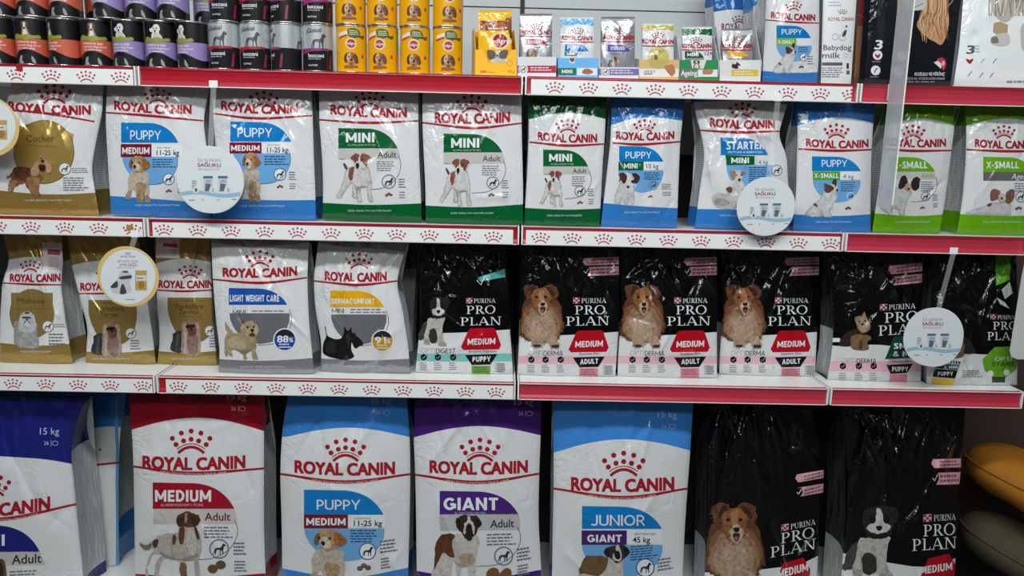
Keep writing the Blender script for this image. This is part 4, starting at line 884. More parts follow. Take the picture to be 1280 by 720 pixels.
def b8(A):
    leaf(A, film(SKY), 900.5, 172, 960, 194); wlab(A, 'STARTER', 908, 955, 187, 10, bold=.03, yb2=186.4); A.t('MOTHER & BABYDOG', 910, 953, 191.5, 2.6, fW, 5, 'product_panel', 0)
    A.poly([(906.6, 194), (943, 195), (943, 206), (908, 206.5)], film(GREEN), 2.4, 'product_panel'); wlab(A, 'MINI', 914, 936, 204, 7, bold=.03)
    A.t('4 kg', 948, 960, 205, 5, LTXT, 5, 'product_panel', 0); dee(A, film(LBLUE), 908, 206.5, 966, 243); A.para(936, 964, 209, 9, 2.7, NAVT, 4, 'product_panel'); draw_dog(A, 'terrier_and_pups', 890, 212, 936, 262)
    icon(A, 971, 213, 7, LTXT, None, INK)


rcbag('crumpled blue and white starter bag behind a white round tag', [(866, 122), (870, 145), (877, 168), (881, 195), (875, 235), (868, 288)], [(986, 124), (978, 150), (972, 172), (983, 190), (986, 240), (985, 290)],
      (888, 157.5, 968, 160, 10, 928, 138.5, 33), [(874, 162.7), (923, 165.4), (974, 164)], b8, (128, 126, 131), (261, 262, 263), BLUE, BLUE, seed=18, nc=26, amp=.007)


def b9(A):
    leaf(A, film(SKY), 1015, 195.4, 1076, 214); wlab(A, 'PUPPY', 1027, 1058.5, 208.6, 8.8, bold=.012)
    A.rect(1016, 214.4, 1050, 225, film((88, 160, 30)), 2.4, 'product_panel'); wlab(A, 'X-SMALL', 1018, 1048, 222.6, 6, bold=.025); A.rect(1050, 214.8, 1075, 224.5, fW, 2.2, 'product_panel'); A.t('4 kg', 1054, 1067, 223, 5, LTXT, 5, 'product_panel', .008)
    dee(A, film(LBLUE), 1016, 225, 1075.5, 253.5); A.para(1051, 1072, 227.5, 5, 2.6, NAVT, 4, 'product_panel'); draw_dog(A, 'sitting_papillon', 1007, 224, 1047.5, 271)
    icon(A, 1063.5, 245.5, 5.2, fW, None, INK); kibble(A, 1060, 260, 2.2, film((92, 62, 50)))
    A.poly([(1001.5, 142), (1010.5, 144), (1009, 155), (1000.5, 153)], mat((236, 236, 234), .5), 6)


rcbag('blue-topped extra small puppy bag with a square white sticker', [(996, 125), (997, 170), (996, 200), (995, 240), (991, 289)], [(1094, 126), (1091, 160), (1089, 200), (1088, 250), (1088, 292)],
      (1008, 182.5, 1085, 183.6, 9, 1045.5, 164.5, 31), [(998, 186), (1044, 188.4), (1091, 187)], b9, (158.5, 146.5, 155), (267.5, 270, 267), BLUE, BLUE, seed=19, nc=10, amp=.003)


def b10(A):
    leaf(A, film(LIME), 1112.6, 196, 1168.5, 214.6); wlab(A, 'X-SMALL', 1117, 1159, 210.5, 8.6, bold=.025)
    A.poly([(1112, 214.6), (1168, 214.6), (1170, 224), (1112, 224)], film((200, 198, 192)), 2, 'product_panel'); A.t('Adult', 1151, 1167, 222, 5.4, film((150, 180, 80)), 5, 'product_panel', 0)
    A.para(1151, 1168, 227, 5, 2.7, LTXT, 4, 'product_panel'); dee_line(A, INK, 1112, 224, 1171.5, 252.5, .55); draw_dog(A, 'standing_papillon', 1099, 219, 1149.5, 269); extras(A, 1157, 245.5, 6, kx=-4, ky=8, dx=7)


rcbag('lime green and white bag with a large-eared dog, behind the clear panel', [(1112, 126), (1109, 170), (1102, 215), (1096, 250), (1090, 292)], [(1192, 127), (1193, 160), (1188, 200), (1183, 240), (1174, 293)],
      (1107, 181, 1182, 182.6, 9, 1141, 165.7, 30), [(1103, 186), (1141, 188.6), (1189.5, 188)], b10, (155.5, 148, 157), (266, 270, 266.5), LIME, LIME, seed=20, nc=14, amp=.0045)


def b11(A):
    leaf(A, film(LIME), 1229, 196, 1292, 215); wlab(A, 'X-SMALL', 1233, 1273, 210.5, 8.6, bold=.025)
    A.poly([(1229, 215), (1293, 215), (1294, 226), (1229, 226)], film((104, 100, 104)), 2, 'product_panel'); wlab(A, 'Ageing', 1264, 1290, 224, 7, bold=.0, shear=.2); A.para(1268, 1292, 229, 4, 3, LTXT, 4, 'product_panel')
    draw_dog(A, 'lying_papillon', 1208.5, 236, 1267.5, 269.5); icon(A, 1276, 246, 7, LTXT, None, INK); kibble(A, 1273, 260, 2.4)


rcbag('lime green ageing dog bag with a grey band, next to the dark green gusset', [(1206, 127), (1208, 165), (1207, 200), (1203, 250), (1196, 293)], [(1310, 128), (1312, 170), (1308, 210), (1304, 250), (1300, 296)],
      (1219, 183, 1291, 184, 9, 1254.8, 165.5, 28), [(1208, 187), (1255, 189), (1311, 189)], b11, (158, 148, 158), (267, 270, 267.5), LIME, LIME, seed=21, nc=14, amp=.0045)

# ---- lowest shelf
GOLDC = (186, 154, 86)


def tag_sticker(A, x0, y0, x1, y1, sk=0.0):
    A.poly([(x0, y0), (x1, y0 + sk), (x1 + 1, y1 + sk), (x0 - 1, y1)], mat((220, 205, 208), .5), 5)
    A.rect(x0 + (x1 - x0) * .28, y0 + (y1 - y0) * .26, x1 - (x1 - x0) * .08, y0 + (y1 - y0) * .46, mat((150, 40, 60), .5), 5.6, None, sk)
    A.para(x0 + 2, x1 - 2, y0 + 2, 2, 2.6, mat((170, 90, 105), .5), 5.6, None)
    A.rect(x0 + (x1 - x0) * .34, y0 + (y1 - y0) * .52, x1 - (x1 - x0) * .12, y0 + (y1 - y0) * .92, mat((188, 182, 184), .5), 5.6, None, sk)


def c1(A):
    g = foil(GOLDC); A.poly(ell(40, 392, 28, 31, 36), g, 2, 'product_panel'); A.rect(14, 366, 66, 384, g, 1.8, 'product_panel'); A.t('Maltese', 22, 56, 379, 6.4, film((92, 72, 36)), 5, 'product_panel', 0)
    A.stroke([(16, 386), (64, 386)], .6, film((110, 88, 44)), 4, 'product_panel'); draw_dog(A, 'long_white_dog', 17, 389, 49, 435); icon(A, 60, 408, 7.5, LTXT, fW, film(KIB)); A.para(61, 82, 417, 4, 4, INK, 4, 'product_panel'); A.para(68, 82, 405, 2, 2.6, LTXT, 4, 'product_panel')
    tag_sticker(A, 53, 303, 77, 336, 1)


rcbag('gold bag with a long white-haired dog, at the outer end of the lowest shelf', [(3, 290), (13, 326), (3, 350), (0, 400), (0, 453)], [(77, 291), (79, 330), (76, 355), (82, 400), (91, 457)],
      (13, 351.5, 75, 351, 9, 38, 333, 25), [(2, 353.6), (40, 355.5), (77, 356)], c1, (327, 321, 330), (428, 432, 429), GOLDC, GOLDC, zs=Z3, ftxt='PURE BREED NUTRITION', mkcap=foil, seed=31, nc=16, amp=.006, lw=1.5, dip=1)


def yorkie(A, dx, dy, withtag):
    g = foil(GOLDC); x = lambda v: v + dx; y = lambda v: v + dy
    A.poly([(x(209.5), y(372)), (x(269), y(372))] + curve([(x(269), y(372)), (x(270), y(395)), (x(262), y(420)), (x(240), y(430)), (x(222), y(418)), (x(211), y(394)), (x(209.5), y(372))], 18)[1:-1], g, 2, 'product_panel')
    A.t('ADULT', x(228), x(242), y(377), 3, film((90, 70, 34)), 5, 'product_panel', 0); A.t('Yorkshire', x(218), x(254), y(386), 6.6, film((78, 60, 30)), 5, 'product_panel', .004); A.t('Terrier', x(224), x(248), y(393), 6, film((78, 60, 30)), 5, 'product_panel', .004)
    A.stroke([(x(222), y(395)), (x(252), y(395))], .6, film((110, 88, 44)), 4, 'product_panel'); draw_dog(A, 'long_haired_terrier', x(213), y(397), x(250), y(441.5)); icon(A, x(262.5), y(413.5), 7, LTXT, fW, film(KIB)); A.para(x(262), x(275), y(422), 4, 3.4, INK, 4, 'product_panel')
    if withtag: tag_sticker(A, 196, 297, 224, 322, 1)


rcbag('gold terrier bag half hidden behind a gold-rimmed round tag', [(83, 292), (89, 330), (99, 370), (110, 410), (107, 453)], [(171, 293), (180, 330), (184, 375), (191, 420), (195, 458)],
      (101, 362.8, 166, 360, 9, 134, 344, 27), [(96, 367), (138, 366.5), (184, 363)], lambda A: yorkie(A, -99, 3, False), (334, 326, 330), (437, 441, 437), GOLDC, GOLDC, zs=Z3, ftxt='PURE BREED NUTRITION', mkcap=foil, seed=32, nc=16, amp=.006, lw=1.5, dip=1)
rcbag('gold terrier bag with a paper tag on top, beside the light weight bag', [(193, 293), (195, 340), (197, 390), (200, 420), (197, 456)], [(263, 293), (264, 340), (266, 400), (272, 458)],
      (198.6, 359.3, 266, 359, 9, 238, 340, 29), [(194, 362.4), (230, 364), (266, 362.5)], lambda A: yorkie(A, 0, 0, True), (331, 323, 328), (438, 441, 438), GOLDC, GOLDC, zs=Z3, ftxt='PURE BREED NUTRITION', mkcap=foil, seed=33, nc=14, amp=.005, lw=1.5, dip=1)
SILV = (168, 168, 172)


def care(A, col, p, txt, tbox, mini, dp, dogn, dogb, cc, num, ccol):
    leaf(A, film(col), *p); wlab(A, txt, *tbox, bold=.02)
    A.t('MINI', *mini, film((110, 112, 116)), 5, 'product_panel', .01); A.para(mini[1] + 8, p[2] + 3, mini[2] - mini[3] * .9, 2, 3.4, LTXT, 4, 'product_panel')
    dee(A, foil((150, 150, 154)), *dp); A.para((dp[0] + dp[2]) / 2 + 3, dp[2] - 4, dp[1] + 4, 5, 3, INK, 4, 'product_panel'); dee_line(A, INK, dp[0], dp[1], dp[2] + 2.5, dp[3] + 1.5, .6)
    draw_dog(A, dogn, *dogb); x, y, r = cc
    A.poly(ell(x, y, r, r, 28), fW, 4.2, 'product_panel'); A.poly(ell(x, y, r * .9, r * .9, 28), film(ccol), 4.8, 'product_panel'); A.poly(ell(x, y, r * .9, r * .9, 14, 200, 340), film((40, 40, 44)), 5.2, 'product_panel')
    A.t(num, x - r * .64, x + r * .3, y + r * .22, r * .56, fW, 6, 'product_panel', .03); A.t('%', x + r * .36, x + r * .72, y + r * .2, r * .36, fW, 6, 'product_panel', .02); A.para(x - r * .5, x + r * .55, y + r * .34, 2, r * .24, fW, 6, 'product_panel')


rcbag('white and silver light weight care bag with a blue band', [(264, 299), (266, 350), (270, 400), (275, 440), (273, 469)], [(386, 301), (384, 350), (386, 400), (390, 440), (393, 471)],
      (279, 345.3, 371, 343.8, 10.6, 325, 324, 35), [(264, 349), (326, 353.6), (384, 347)], lambda A: care(A, (28, 84, 176), (286, 360, 359, 381), 'LIGHT WEIGHT CARE', (287.5, 349, 377, 8.4), (291, 307, 393, 5.6), (287, 391.5, 362, 430), 'wheaten_terrier', (280.5, 400, 324, 449), (356, 424.6, 14.5), '88', (28, 74, 160)),
      (303, 308, 303), (448, 451, 447), SILV, SILV, zs=Z3, ftxt='CANINE CARE NUTRITION', mkcap=foil, seed=34, nc=14, amp=.005)
rcbag('white and silver skin comfort bag with a yellow band and black terrier', [(398, 300), (392, 350), (394, 385), (402, 430), (401, 465)], [(511, 301), (498, 340), (496, 360), (503, 385), (510, 430), (513, 469)],
      (406.6, 349.7, 483, 350.2, 10.4, 449, 326.5, 33), [(391, 351), (448, 356), (498, 351)], lambda A: care(A, (232, 172, 18), (413, 363, 480, 384), 'DERMACOMFORT', (414.5, 468.5, 380, 6.8), (415, 430, 391, 5.4), (414, 393, 483, 431), 'black_terrier', (403.5, 408, 454, 450), (478, 426, 14), '91', (200, 150, 20)),
      (303, 310, 316), (447, 450.5, 448), SILV, SILV, zs=Z3, ftxt='CANINE CARE NUTRITION', mkcap=foil, seed=35, nc=20, amp=.0065)
# a further grey bag standing behind
A = Art(); cap(A, foil((110, 110, 116)), 478, 524, 334, 333, 334); A.stroke([(470, 336), (540, 334)], 2.2, film(RED), 3, 'brand_logo')
bag('dull grey bag with a red stripe, standing behind the skin comfort bag', [(478, 300), (478, 460)], [(523, 300), (521, 330), (517, 400), (516, 452)], Z3, A, film((190, 190, 194)), y0=.26, lean=.03, B=.012, dep=.08, seed=36, nc=16, amp=.007, zmax=ZM2, gus=[(1.01, SP)])


def tags(A, x0, y0, x1, y1, yb, ye, col, sk):
    for a, b in ((y0, y1), (yb, ye)):
        A.poly([(x0, a), (x1, a + sk), (x1, b + sk), (x0 + 2, b), (x0 - 2, (a + b) / 2)], film(col), 2, 'claim_ribbon'); A.para(x0 + 9, x1 - 2, a + (b - a) * .2, 2, (b - a) * .38, film([c * .55 for c in col]), 3, 'claim_ribbon', .5, sk)
    h = ye - yb; A.poly([(x0 - 2, yb), (x0 + 6, yb - .3), (x0 + 7.5, (yb + ye) / 2), (x0 + 4, ye), (x0 - 1, ye), (x0 - 3.5, (yb + ye) / 2)], film(BLACK), 3.2, 'claim_ribbon')
    A.stroke([(x0, yb + h * .45), (x0 + 1.8, yb + h * .7), (x0 + 5.6, yb + h * .15)], 1.0, fW, 4, 'claim_ribbon')


def ppname(A, pu, pro, plan, h1, h2, sk=0.0):
    """the three lettered lines; each box is (x0, x1, baseline at x0)"""
    s = fW; q = h1
    A.rect(pu[0], pu[2] - q, pu[0] + q * 1.15, pu[2] + .3, film((206, 190, 194)), 3.6, 'brand_logo', sk * q * 1.15)
    A.polys([[(pu[0] + i * q * .36 + .3, pu[2] - q + j * q * .33 + .2), (pu[0] + (i + 1) * q * .36 + .3, pu[2] - q + j * q * .33 + .2), (pu[0] + (i + 1) * q * .36 + .3, pu[2] - q + (j + 1) * q * .33 + .2), (pu[0] + i * q * .36 + .3, pu[2] - q + (j + 1) * q * .33 + .2)] for i in range(3) for j in range(3) if (i + j) % 2 == 0], film((150, 24, 44)), 4.2, 'brand_logo')
    A.t('PURINA', pu[0] + q * 1.45, pu[1], pu[2] + sk * q * 1.45, q * .84, s, 5, 'brand_logo', yb2=pu[2] + sk * (pu[1] - pu[0]), serif=True)
    A.t('PRO', pro[0], pro[1], pro[2], h2, s, 5, 'brand_logo', yb2=pro[2] + sk * (pro[1] - pro[0]), serif=True); A.t('PLAN', plan[0], plan[1], plan[2], h2, s, 5, 'brand_logo', yb2=plan[2] + sk * (plan[1] - plan[0]), serif=True)


def hexa(A, p, col, layer=3): A.poly(p, film(col), layer, 'product_panel')


def optirow(A, x0, y, w_, word, icons, stripe, ya, yb, xr):
    A.poly([(x0 - 30, ya), (x0 + 40, ya + .6), (xr + 10, ya + .2), (xr + 10, yb + .2), (x0 + 40, yb + .6), (x0 - 30, yb)], film(stripe), 2)
    A.t('OPTI', x0, x0 + w_ * .42, y, 6, film((168, 168, 172)), 4, 'product_panel', -.006, .22); A.t(word, x0 + w_ * .43, x0 + w_, y + .5, 6, INK, 4, 'product_panel', .01, .22)
    for i, cx in enumerate(icons):
        cy = (ya + yb) / 2; A.poly(ell(cx, cy, 4.4, 4.4, 6, 30, 390)[:6], film((24, 24, 28)), 3.4, 'product_panel'); A.stroke([(cx - 2, cy), (cx - .4, cy + 1.6), (cx + 2.2, cy - 1.8)], .8, film((170, 170, 174)), 4.4, 'product_panel')
        A.para(cx - 5, cx + 5, yb + 2, 4, 2.6, LTXT, 3, 'product_panel', .42, 0, i + 3)


def medium(A, dx, dy, kind, colr, stripe, word, wd=0):
    x = lambda v: 480 + v / 3.273 + dx; y = lambda v: 290 + v / 3.273 + dy
    A.poly(curve([(x(500), y(427)), (x(640), y(424)), (x(780), y(420)), (x(990), y(406))], 18) + [(x(1000), y(720)), (x(480), y(720))], W, 1)
    optirow(A, x(592), y(504), 42.5, word, (x(603), x(661), x(723)), stripe, y(506), y(538), x(960))
    hexa(A, [(x(795), y(404)), (x(888), y(402)), (x(897), y(408)), (x(919), y(472)), (x(910), y(490)), (x(764), y(492)), (x(755), y(480)), (x(786), y(410))], (186, 14, 34))
    A.t('MEDIUM', x(782), x(895), y(472), 7.6, fW, 5, 'product_panel', .03, .08, y(468)); A.t('Sensitive ' + ('Skin' if kind == 'ADULT' else 'Digestion'), x(798 if kind == 'ADULT' else 786), x(880 if kind == 'ADULT' else 900), y(503), 3, INK, 5, 'product_panel', 0, 0, y(501))
    hexa(A, [(x(772), y(513)), (x(904), y(509)), (x(876), y(552)), (x(800), y(554))], (18, 18, 22)); A.t(kind, x(802), x(876), y(541), 6.4, fW, 5, 'product_panel', .025, .06, y(538))
    A.rect(x(799), y(557), x(875), y(600), film(colr), 3, 'product_panel'); A.para(x(806), x(868), y(562), 3, 2.6, film([c * .6 for c in colr]), 4, 'product_panel'); A.rect(x(905), y(548), x(935), y(584), film((176, 176, 178)), 2.4, 'product_panel'); A.para(x(896), x(940), y(546), 5, 2.4, LTXT, 3, 'product_panel')


BK = film(BLACK); PKW = dict(base=BK, zs=Z3, gus=[(.62, SPB), (1.01, SP)], zmax=ZM2, seed=40)


def ppbag(label, L, R, build, seed, zs=Z3, zmax=None, **k):
    A = Art(); build(A); k.setdefault('nc', 32); k.setdefault('amp', .0075); k.setdefault('top', .75)
    return bag(label, L, R, zs, A, BK, seed=seed, zmax=zmax or {Z3: ZM2, ZD: ZM3}[zs], gus=[(.72 if zs == ZD else .62, SPB), (1.01, SP)], **k)


def c6(A):
    medium(A, -134.5, -3, 'PUPPY', (112, 160, 52), (126, 196, 186), 'DIGEST'); ppname(A, (583, 619, 379), (583, 619.5, 392.5), (575.5, 627, 407), 6.5, 10.2, -.02); draw_dog(A, 'collie_puppy', 524, 371, 562, 432.5)
    A.poly([(597, 347), (631, 336), (632, 346), (600, 352)], film((90, 180, 170)), 2, 'claim_ribbon'); A.stroke([(596, 350), (601, 356), (606, 345)], 1.2, fW, 3, 'claim_ribbon')


ppbag('black and white puppy bag with a teal stripe and black and white pup', [(525, 305), (524, 360), (525, 400), (522, 440), (519, 467)], [(632, 306), (636, 360), (637, 410), (640, 445), (641, 468)], c6, 41)


def derma(dx):
    def f(A):
        medium(A, dx, 0, 'ADULT', (222, 130, 146), (232, 184, 194), 'DERMA'); ppname(A, (716.5 + dx, 757.5 + dx, 379), (718.5 + dx, 757 + dx, 393), (707.5 + dx, 762 + dx, 407), 7, 11, -.012)
        draw_dog(A, 'sheltie', 649 + dx, 355, 705 + dx, 434); tags(A, 730 + dx, 322.5, 773.5 + dx, 332, 334, 345, PINK, -1.5)
    return f


ppbag('black bag with a collie and pink stripe, first after the bay joint', [(650, 307), (650, 360), (650, 415), (648, 445), (647, 469)], [(773, 310), (774, 355), (774, 400), (771, 440), (769, 472)], derma(0), 42)
ppbag('black bag with a collie and pink stripe, between two matching bags', [(775, 308), (776, 360), (776, 400), (773, 440), (772, 470)], [(896, 312), (896, 360), (896, 400), (896, 440), (896, 475)], derma(126.5), 43)
ppbag('black bag with a collie and pink stripe, beside the small terrier puppy bag', [(900, 311), (901, 360), (903, 400), (900, 440), (899, 467)], [(1024, 316), (1023, 360), (1022, 400), (1020, 440), (1018, 473)], derma(252.5), 44)


def c10(A):
    A.poly(curve([(1020, 430), (1060, 433), (1100, 431), (1165, 440)], 12) + [(1170, 520), (1010, 520)], W, 1); optirow(A, 1052, 453.5, 43, 'DERMA', (1053.5, 1073.5, 1092), (232, 184, 194), 451, 464, 1158)
    hexa(A, [(1117, 421), (1160, 419), (1168, 446), (1106, 449)], (6, 70, 56)); A.t('SMALL', 1117, 1156, 436, 7, fW, 5, 'product_panel', .025); A.t('& MINI', 1116, 1152, 445.5, 6.6, fW, 5, 'product_panel', .02)
    hexa(A, [(1108, 456), (1141, 454.5), (1134, 466), (1113, 467.5)], (18, 18, 22)); A.t('PUPPY', 1115, 1135, 464, 5.8, fW, 5, 'product_panel', .025); A.t('Sensitive Skin', 1115, 1138, 453, 2.8, INK, 5, 'product_panel', 0); A.rect(1112, 468, 1134, 486, film((222, 130, 146)), 3, 'product_panel')
    ppname(A, (1100, 1144, 388), (1105.5, 1148, 403.5), (1098, 1152, 419.5), 7.5, 12.5, -.06); draw_dog(A, 'tan_puppy', 1049, 390, 1088.5, 438); tags(A, 1112, 332, 1153, 343, 346, 357, PINK, -4)
    A.rect(1040, 422.5, 1050, 427.5, fW, 2)


ppbag('wrinkled black bag with a small sitting terrier pup and green badge', [(1034, 314), (1040, 370), (1042, 400), (1040, 440), (1034, 475)], [(1153, 316), (1152, 380), (1150, 420), (1152, 450), (1151, 479)], c10, 45, nc=30, amp=.008)


def c11(A):
    A.poly(curve([(1140, 440), (1200, 441), (1240, 443), (1290, 436)], 12) + [(1300, 520), (1130, 520)], W, 1)
    draw_dog(A, 'tan_puppy', 1182, 394, 1218, 448, flip=True); ppname(A, (1238, 1268, 399), (1241, 1272, 412), (1234, 1275, 425), 6, 10, 0.0)
    hexa(A, [(1228, 449), (1243, 434), (1262, 433), (1272, 447), (1270, 462), (1254, 474), (1240, 472), (1230, 462)], (104, 170, 40)); A.t('OPTI', 1243, 1264, 451, 5, fW, 5, 'product_panel', .01, .2); A.t('START', 1239, 1268, 457.5, 5, film((20, 60, 20)), 5, 'product_panel', .01, .2)
    A.poly(ell(1238, 467, 4, 4, 12), fW, 4, 'product_panel'); A.poly(ell(1258, 465.5, 4, 4, 12), fW, 4, 'product_panel'); A.rect(1240, 471, 1256, 478, film((30, 50, 34)), 4, 'product_panel')
    A.poly([(1172, 450), (1201, 452), (1197, 462.5), (1169, 460)], film((10, 84, 70)), 3, 'size_badge'); A.t('SMALL', 1180, 1199, 455.6, 3.6, fW, 5, 'size_badge', .02); A.t('& MINI', 1180, 1197, 460.5, 3.6, fW, 5, 'size_badge', .02)
    A.poly([(1168, 461), (1197, 463), (1194, 473), (1166, 471)], film((18, 18, 22)), 3, 'size_badge'); A.t('PUPPY', 1172, 1191, 469.4, 5, fW, 5, 'size_badge', .02); A.poly([(1165, 472), (1194, 473.5), (1191, 481), (1164, 481)], film((226, 184, 30)), 3, 'size_badge'); A.para(1203, 1228, 463, 4, 2.4, LTXT, 4, 'product_panel')
    A.poly([(1244, 306), (1266, 306), (1262, 350), (1245, 357)], film((92, 160, 34)), 2, 'claim_ribbon'); A.poly([(1252, 362), (1262, 352), (1266, 366), (1256, 374)], film((200, 206, 200)), 2, 'claim_ribbon'); A.poly([(1246, 372), (1256, 378), (1262, 386), (1250, 380)], film((200, 206, 200)), 2, 'claim_ribbon')


ppbag('black bag with a lime badge at the very end of the lowest shelf', [(1167, 314), (1164, 380), (1160, 440), (1158, 480)], [(1270, 316), (1272, 370), (1272, 430), (1271, 484)], c11, 46, nc=34, amp=.009)


# ---- big sacks on the base deck
def down(E, y0):
    E = list(E); x, y = E[-1]
    for yy in (800, 860):
        E.append((x - (x - 507) / 5500 * (yy - y), yy))
    # last point where the sheet meets the deck
    lo, hi = 760.0, 1300.0
    for _ in range(40):
        m = (lo + hi) / 2; p = on_y(x - (x - 507) / 5500 * (m - y), m, y0)
        lo, hi = (m, hi) if p[2] > ZD + .002 else (lo, m)
    E = [e for e in E if e[1] < lo - 5]; E.append((x - (x - 507) / 5500 * (lo - y), lo)); return E


def sack(label, L, R, lg, line, build, capp, capc, ftp, seed, y0=.07, dep=.12, **k):
    k.setdefault('nc', 16); k.setdefault('amp', .006)
    return rcbag(label, down(L, y0), down(R, y0), lg, line, build, capp, ftp, capc, capc, zs=ZD, y0=y0, lean=.03, B=.04, dep=dep, seed=seed, nu=76, nv=90, lw=2.6, dip=2.6, small=True, ftxt=None, dtop=.03, **k)


def kg15(A, x, y, m):
    A.t('15 kg', x, x + 24, y, 8, m, 3, None, 0.0); A.t('26', x + 5, x + 11, y + 13, 4.5, m, 3, None, 0); A.ring(x + 19, y + 11, 4, .6, m, 3, None, 16, 3); A.stroke([(x + 14, y + 7), (x + 14, y + 15)], .5, m, 3)


TXB = film((150, 180, 222))


def d1(A):
    leaf(A, film(NAVY), -52, 656, 50, 690); wlab(A, 'MAXI', -46, 6, 682, 14, bold=.03); A.poly([(-52, 690), (49, 689), (57, 706), (-52, 708)], film((196, 193, 188)), 2, 'product_panel'); A.t('Adult', 15, 52, 705, 11, INK, 5, 'product_panel', .012, 0, 703)
    A.poly(sm([(-20, 700), (0, 698), (7, 706), (6, 740), (-24, 760)]), film((104, 74, 54)), 6, 'dog_picture'); A.poly(sm([(-8, 704), (4, 706), (2, 730), (-10, 730)]), film((60, 44, 36)), 6.7, 'dog_picture'); A.para(12, 52, 714, 5, 4, LTXT, 4, 'product_panel', .42, -2)
    kg15(A, 50, 543, film((190, 200, 226)))


sack('navy and white large sack at the outer end of the base deck', [(-84, 492), (-84, 560), (-80, 640), (-76, 720)], [(108, 499), (94, 530), (88, 560), (95, 630), (104, 720)], (-70, 649, 62, 636, 15, -10, 607, 46), [(-80, 640), (0, 649), (96, 630)], d1, (560, 571, 584), NAVY, (728, 735, 728), 51, dep=.13)
A = Art(); cap(A, film(BLUE), 118, 158, 535, 533, 536); A.stroke([(100, 583), (160, 577)], 2.6, film(RED), 3, 'brand_logo'); A.poly(ell(125, 562, 1.6, 1.6, 8), film(RED), 3, 'brand_logo'); foot(A, film(BLUE), 100, 160, 716, 716, 716); A.stroke([(146, 500), (147, 560), (147, 640), (148, 800)], 4, film((84, 158, 214)), 2)
bag('pale blue sack standing behind the navy sack', down([(46, 494), (56, 600), (62, 720)], .24), down([(158, 492), (150, 540), (148, 600), (149, 720)], .24), ZD, A, W, y0=.24, lean=.02, B=.02, dep=.12, seed=52, nc=14, amp=.006, zmax=ZM3, nu=36, nv=50, gus=[(.12, film(BLUE)), (.6, SP), (1.01, film(BLUE))], dtop=.04)


def d3(A):
    leaf(A, film((160, 18, 40)), 191, 603, 293, 636); wlab(A, 'MEDIUM', 194, 264, 627, 14.5, bold=.03); A.t('ALL MEDIUM DOGS FROM 11 TO 25KG', 201, 254, 632.6, 3, film((226, 190, 196)), 5, 'product_panel', 0)
    A.poly([(192, 636), (293, 636), (296, 645), (296.5, 655), (192, 655)], film((200, 194, 190)), 2, 'product_panel'); A.t('Adult', 256, 288, 650.5, 9.6, film((110, 30, 60)), 5, 'product_panel', .012)
    A.para(255, 291, 658.5, 4, 4, INK, 4, 'product_panel'); dee_line(A, INK, 192, 655, 297, 700, .7); draw_dog(A, 'pointer', 175, 639.5, 252, 733); icon(A, 274, 686, 12.5, LTXT, None, INK)
    A.polys([ell(266, 711, 6.4, 5.6, 16), ell(276, 706, 6.4, 5.6, 16)], film((104, 78, 54)), 4, 'product_panel'); A.para(292, 308, 678, 4, 4.4, INK, 4, 'product_panel', .5); A.para(293, 309, 701, 4, 3.8, INK, 4, 'product_panel', .5); kg15(A, 284, 500, film((222, 170, 178)))


sack('red and white large sack with a standing brown and white dog', [(161, 490), (165, 540), (167, 585), (168, 650), (169, 720)], [(331, 491), (330, 540), (330, 590), (330, 660), (332, 720)], (179, 584.8, 306, 584.2, 14.8, 239, 552.5, 51), [(167, 583), (238, 591.5), (330, 585.5)], d3, (539, 522, 540), (152, 14, 36), (716, 722, 716), 53)


def d4(A):
    leaf(A, film(SKY), 380, 612, 480, 644.5); wlab(A, 'PUPPY', 396, 450, 637, 12.4, bold=.008); A.rect(380, 643, 435, 660.5, film(DRED), 2.6, 'product_panel'); wlab(A, 'MEDIUM', 383, 432, 656.5, 9, bold=.03); A.rect(435, 643.5, 481, 659, fW, 2.2, 'product_panel')
    A.t('11-25 kg', 442.5, 477.5, 657.2, 6.6, INK, 5, 'product_panel', .016); A.t('ADULT WEIGHT', 443, 464, 649, 2.4, film(DRED), 5, 'product_panel', 0); dee(A, film(LBLUE), 380.5, 660.5, 480.5, 702); A.para(438, 476, 662.5, 5, 3.4, NAVT, 4, 'product_panel')
    draw_dog(A, 'retriever_puppy', 386, 661, 433, 736); icon(A, 459.5, 689, 11, film((60, 110, 160)), fW, INK); kibble(A, 455, 708.5, 5, film((84, 80, 78))); A.para(475, 497, 676, 4, 4.4, INK, 4, 'product_panel', .5, -3); A.para(476, 488, 698, 4, 3.8, INK, 4, 'product_panel', .5, -2); kg15(A, 465, 505, TXB)


sack('blue-topped large sack with a tan pup, between the red and purple sacks', [(361, 490), (353, 535), (350, 590), (352, 650), (353, 720)], [(508, 490), (512, 540), (513, 590), (512, 650), (510, 720)], (369, 590.2, 493, 592, 14.5, 432, 563, 49), [(350, 592.3), (431, 602.5), (513, 592.5)], d4, (546, 534.5, 546), (56, 128, 206), (709, 722, 708), 54)


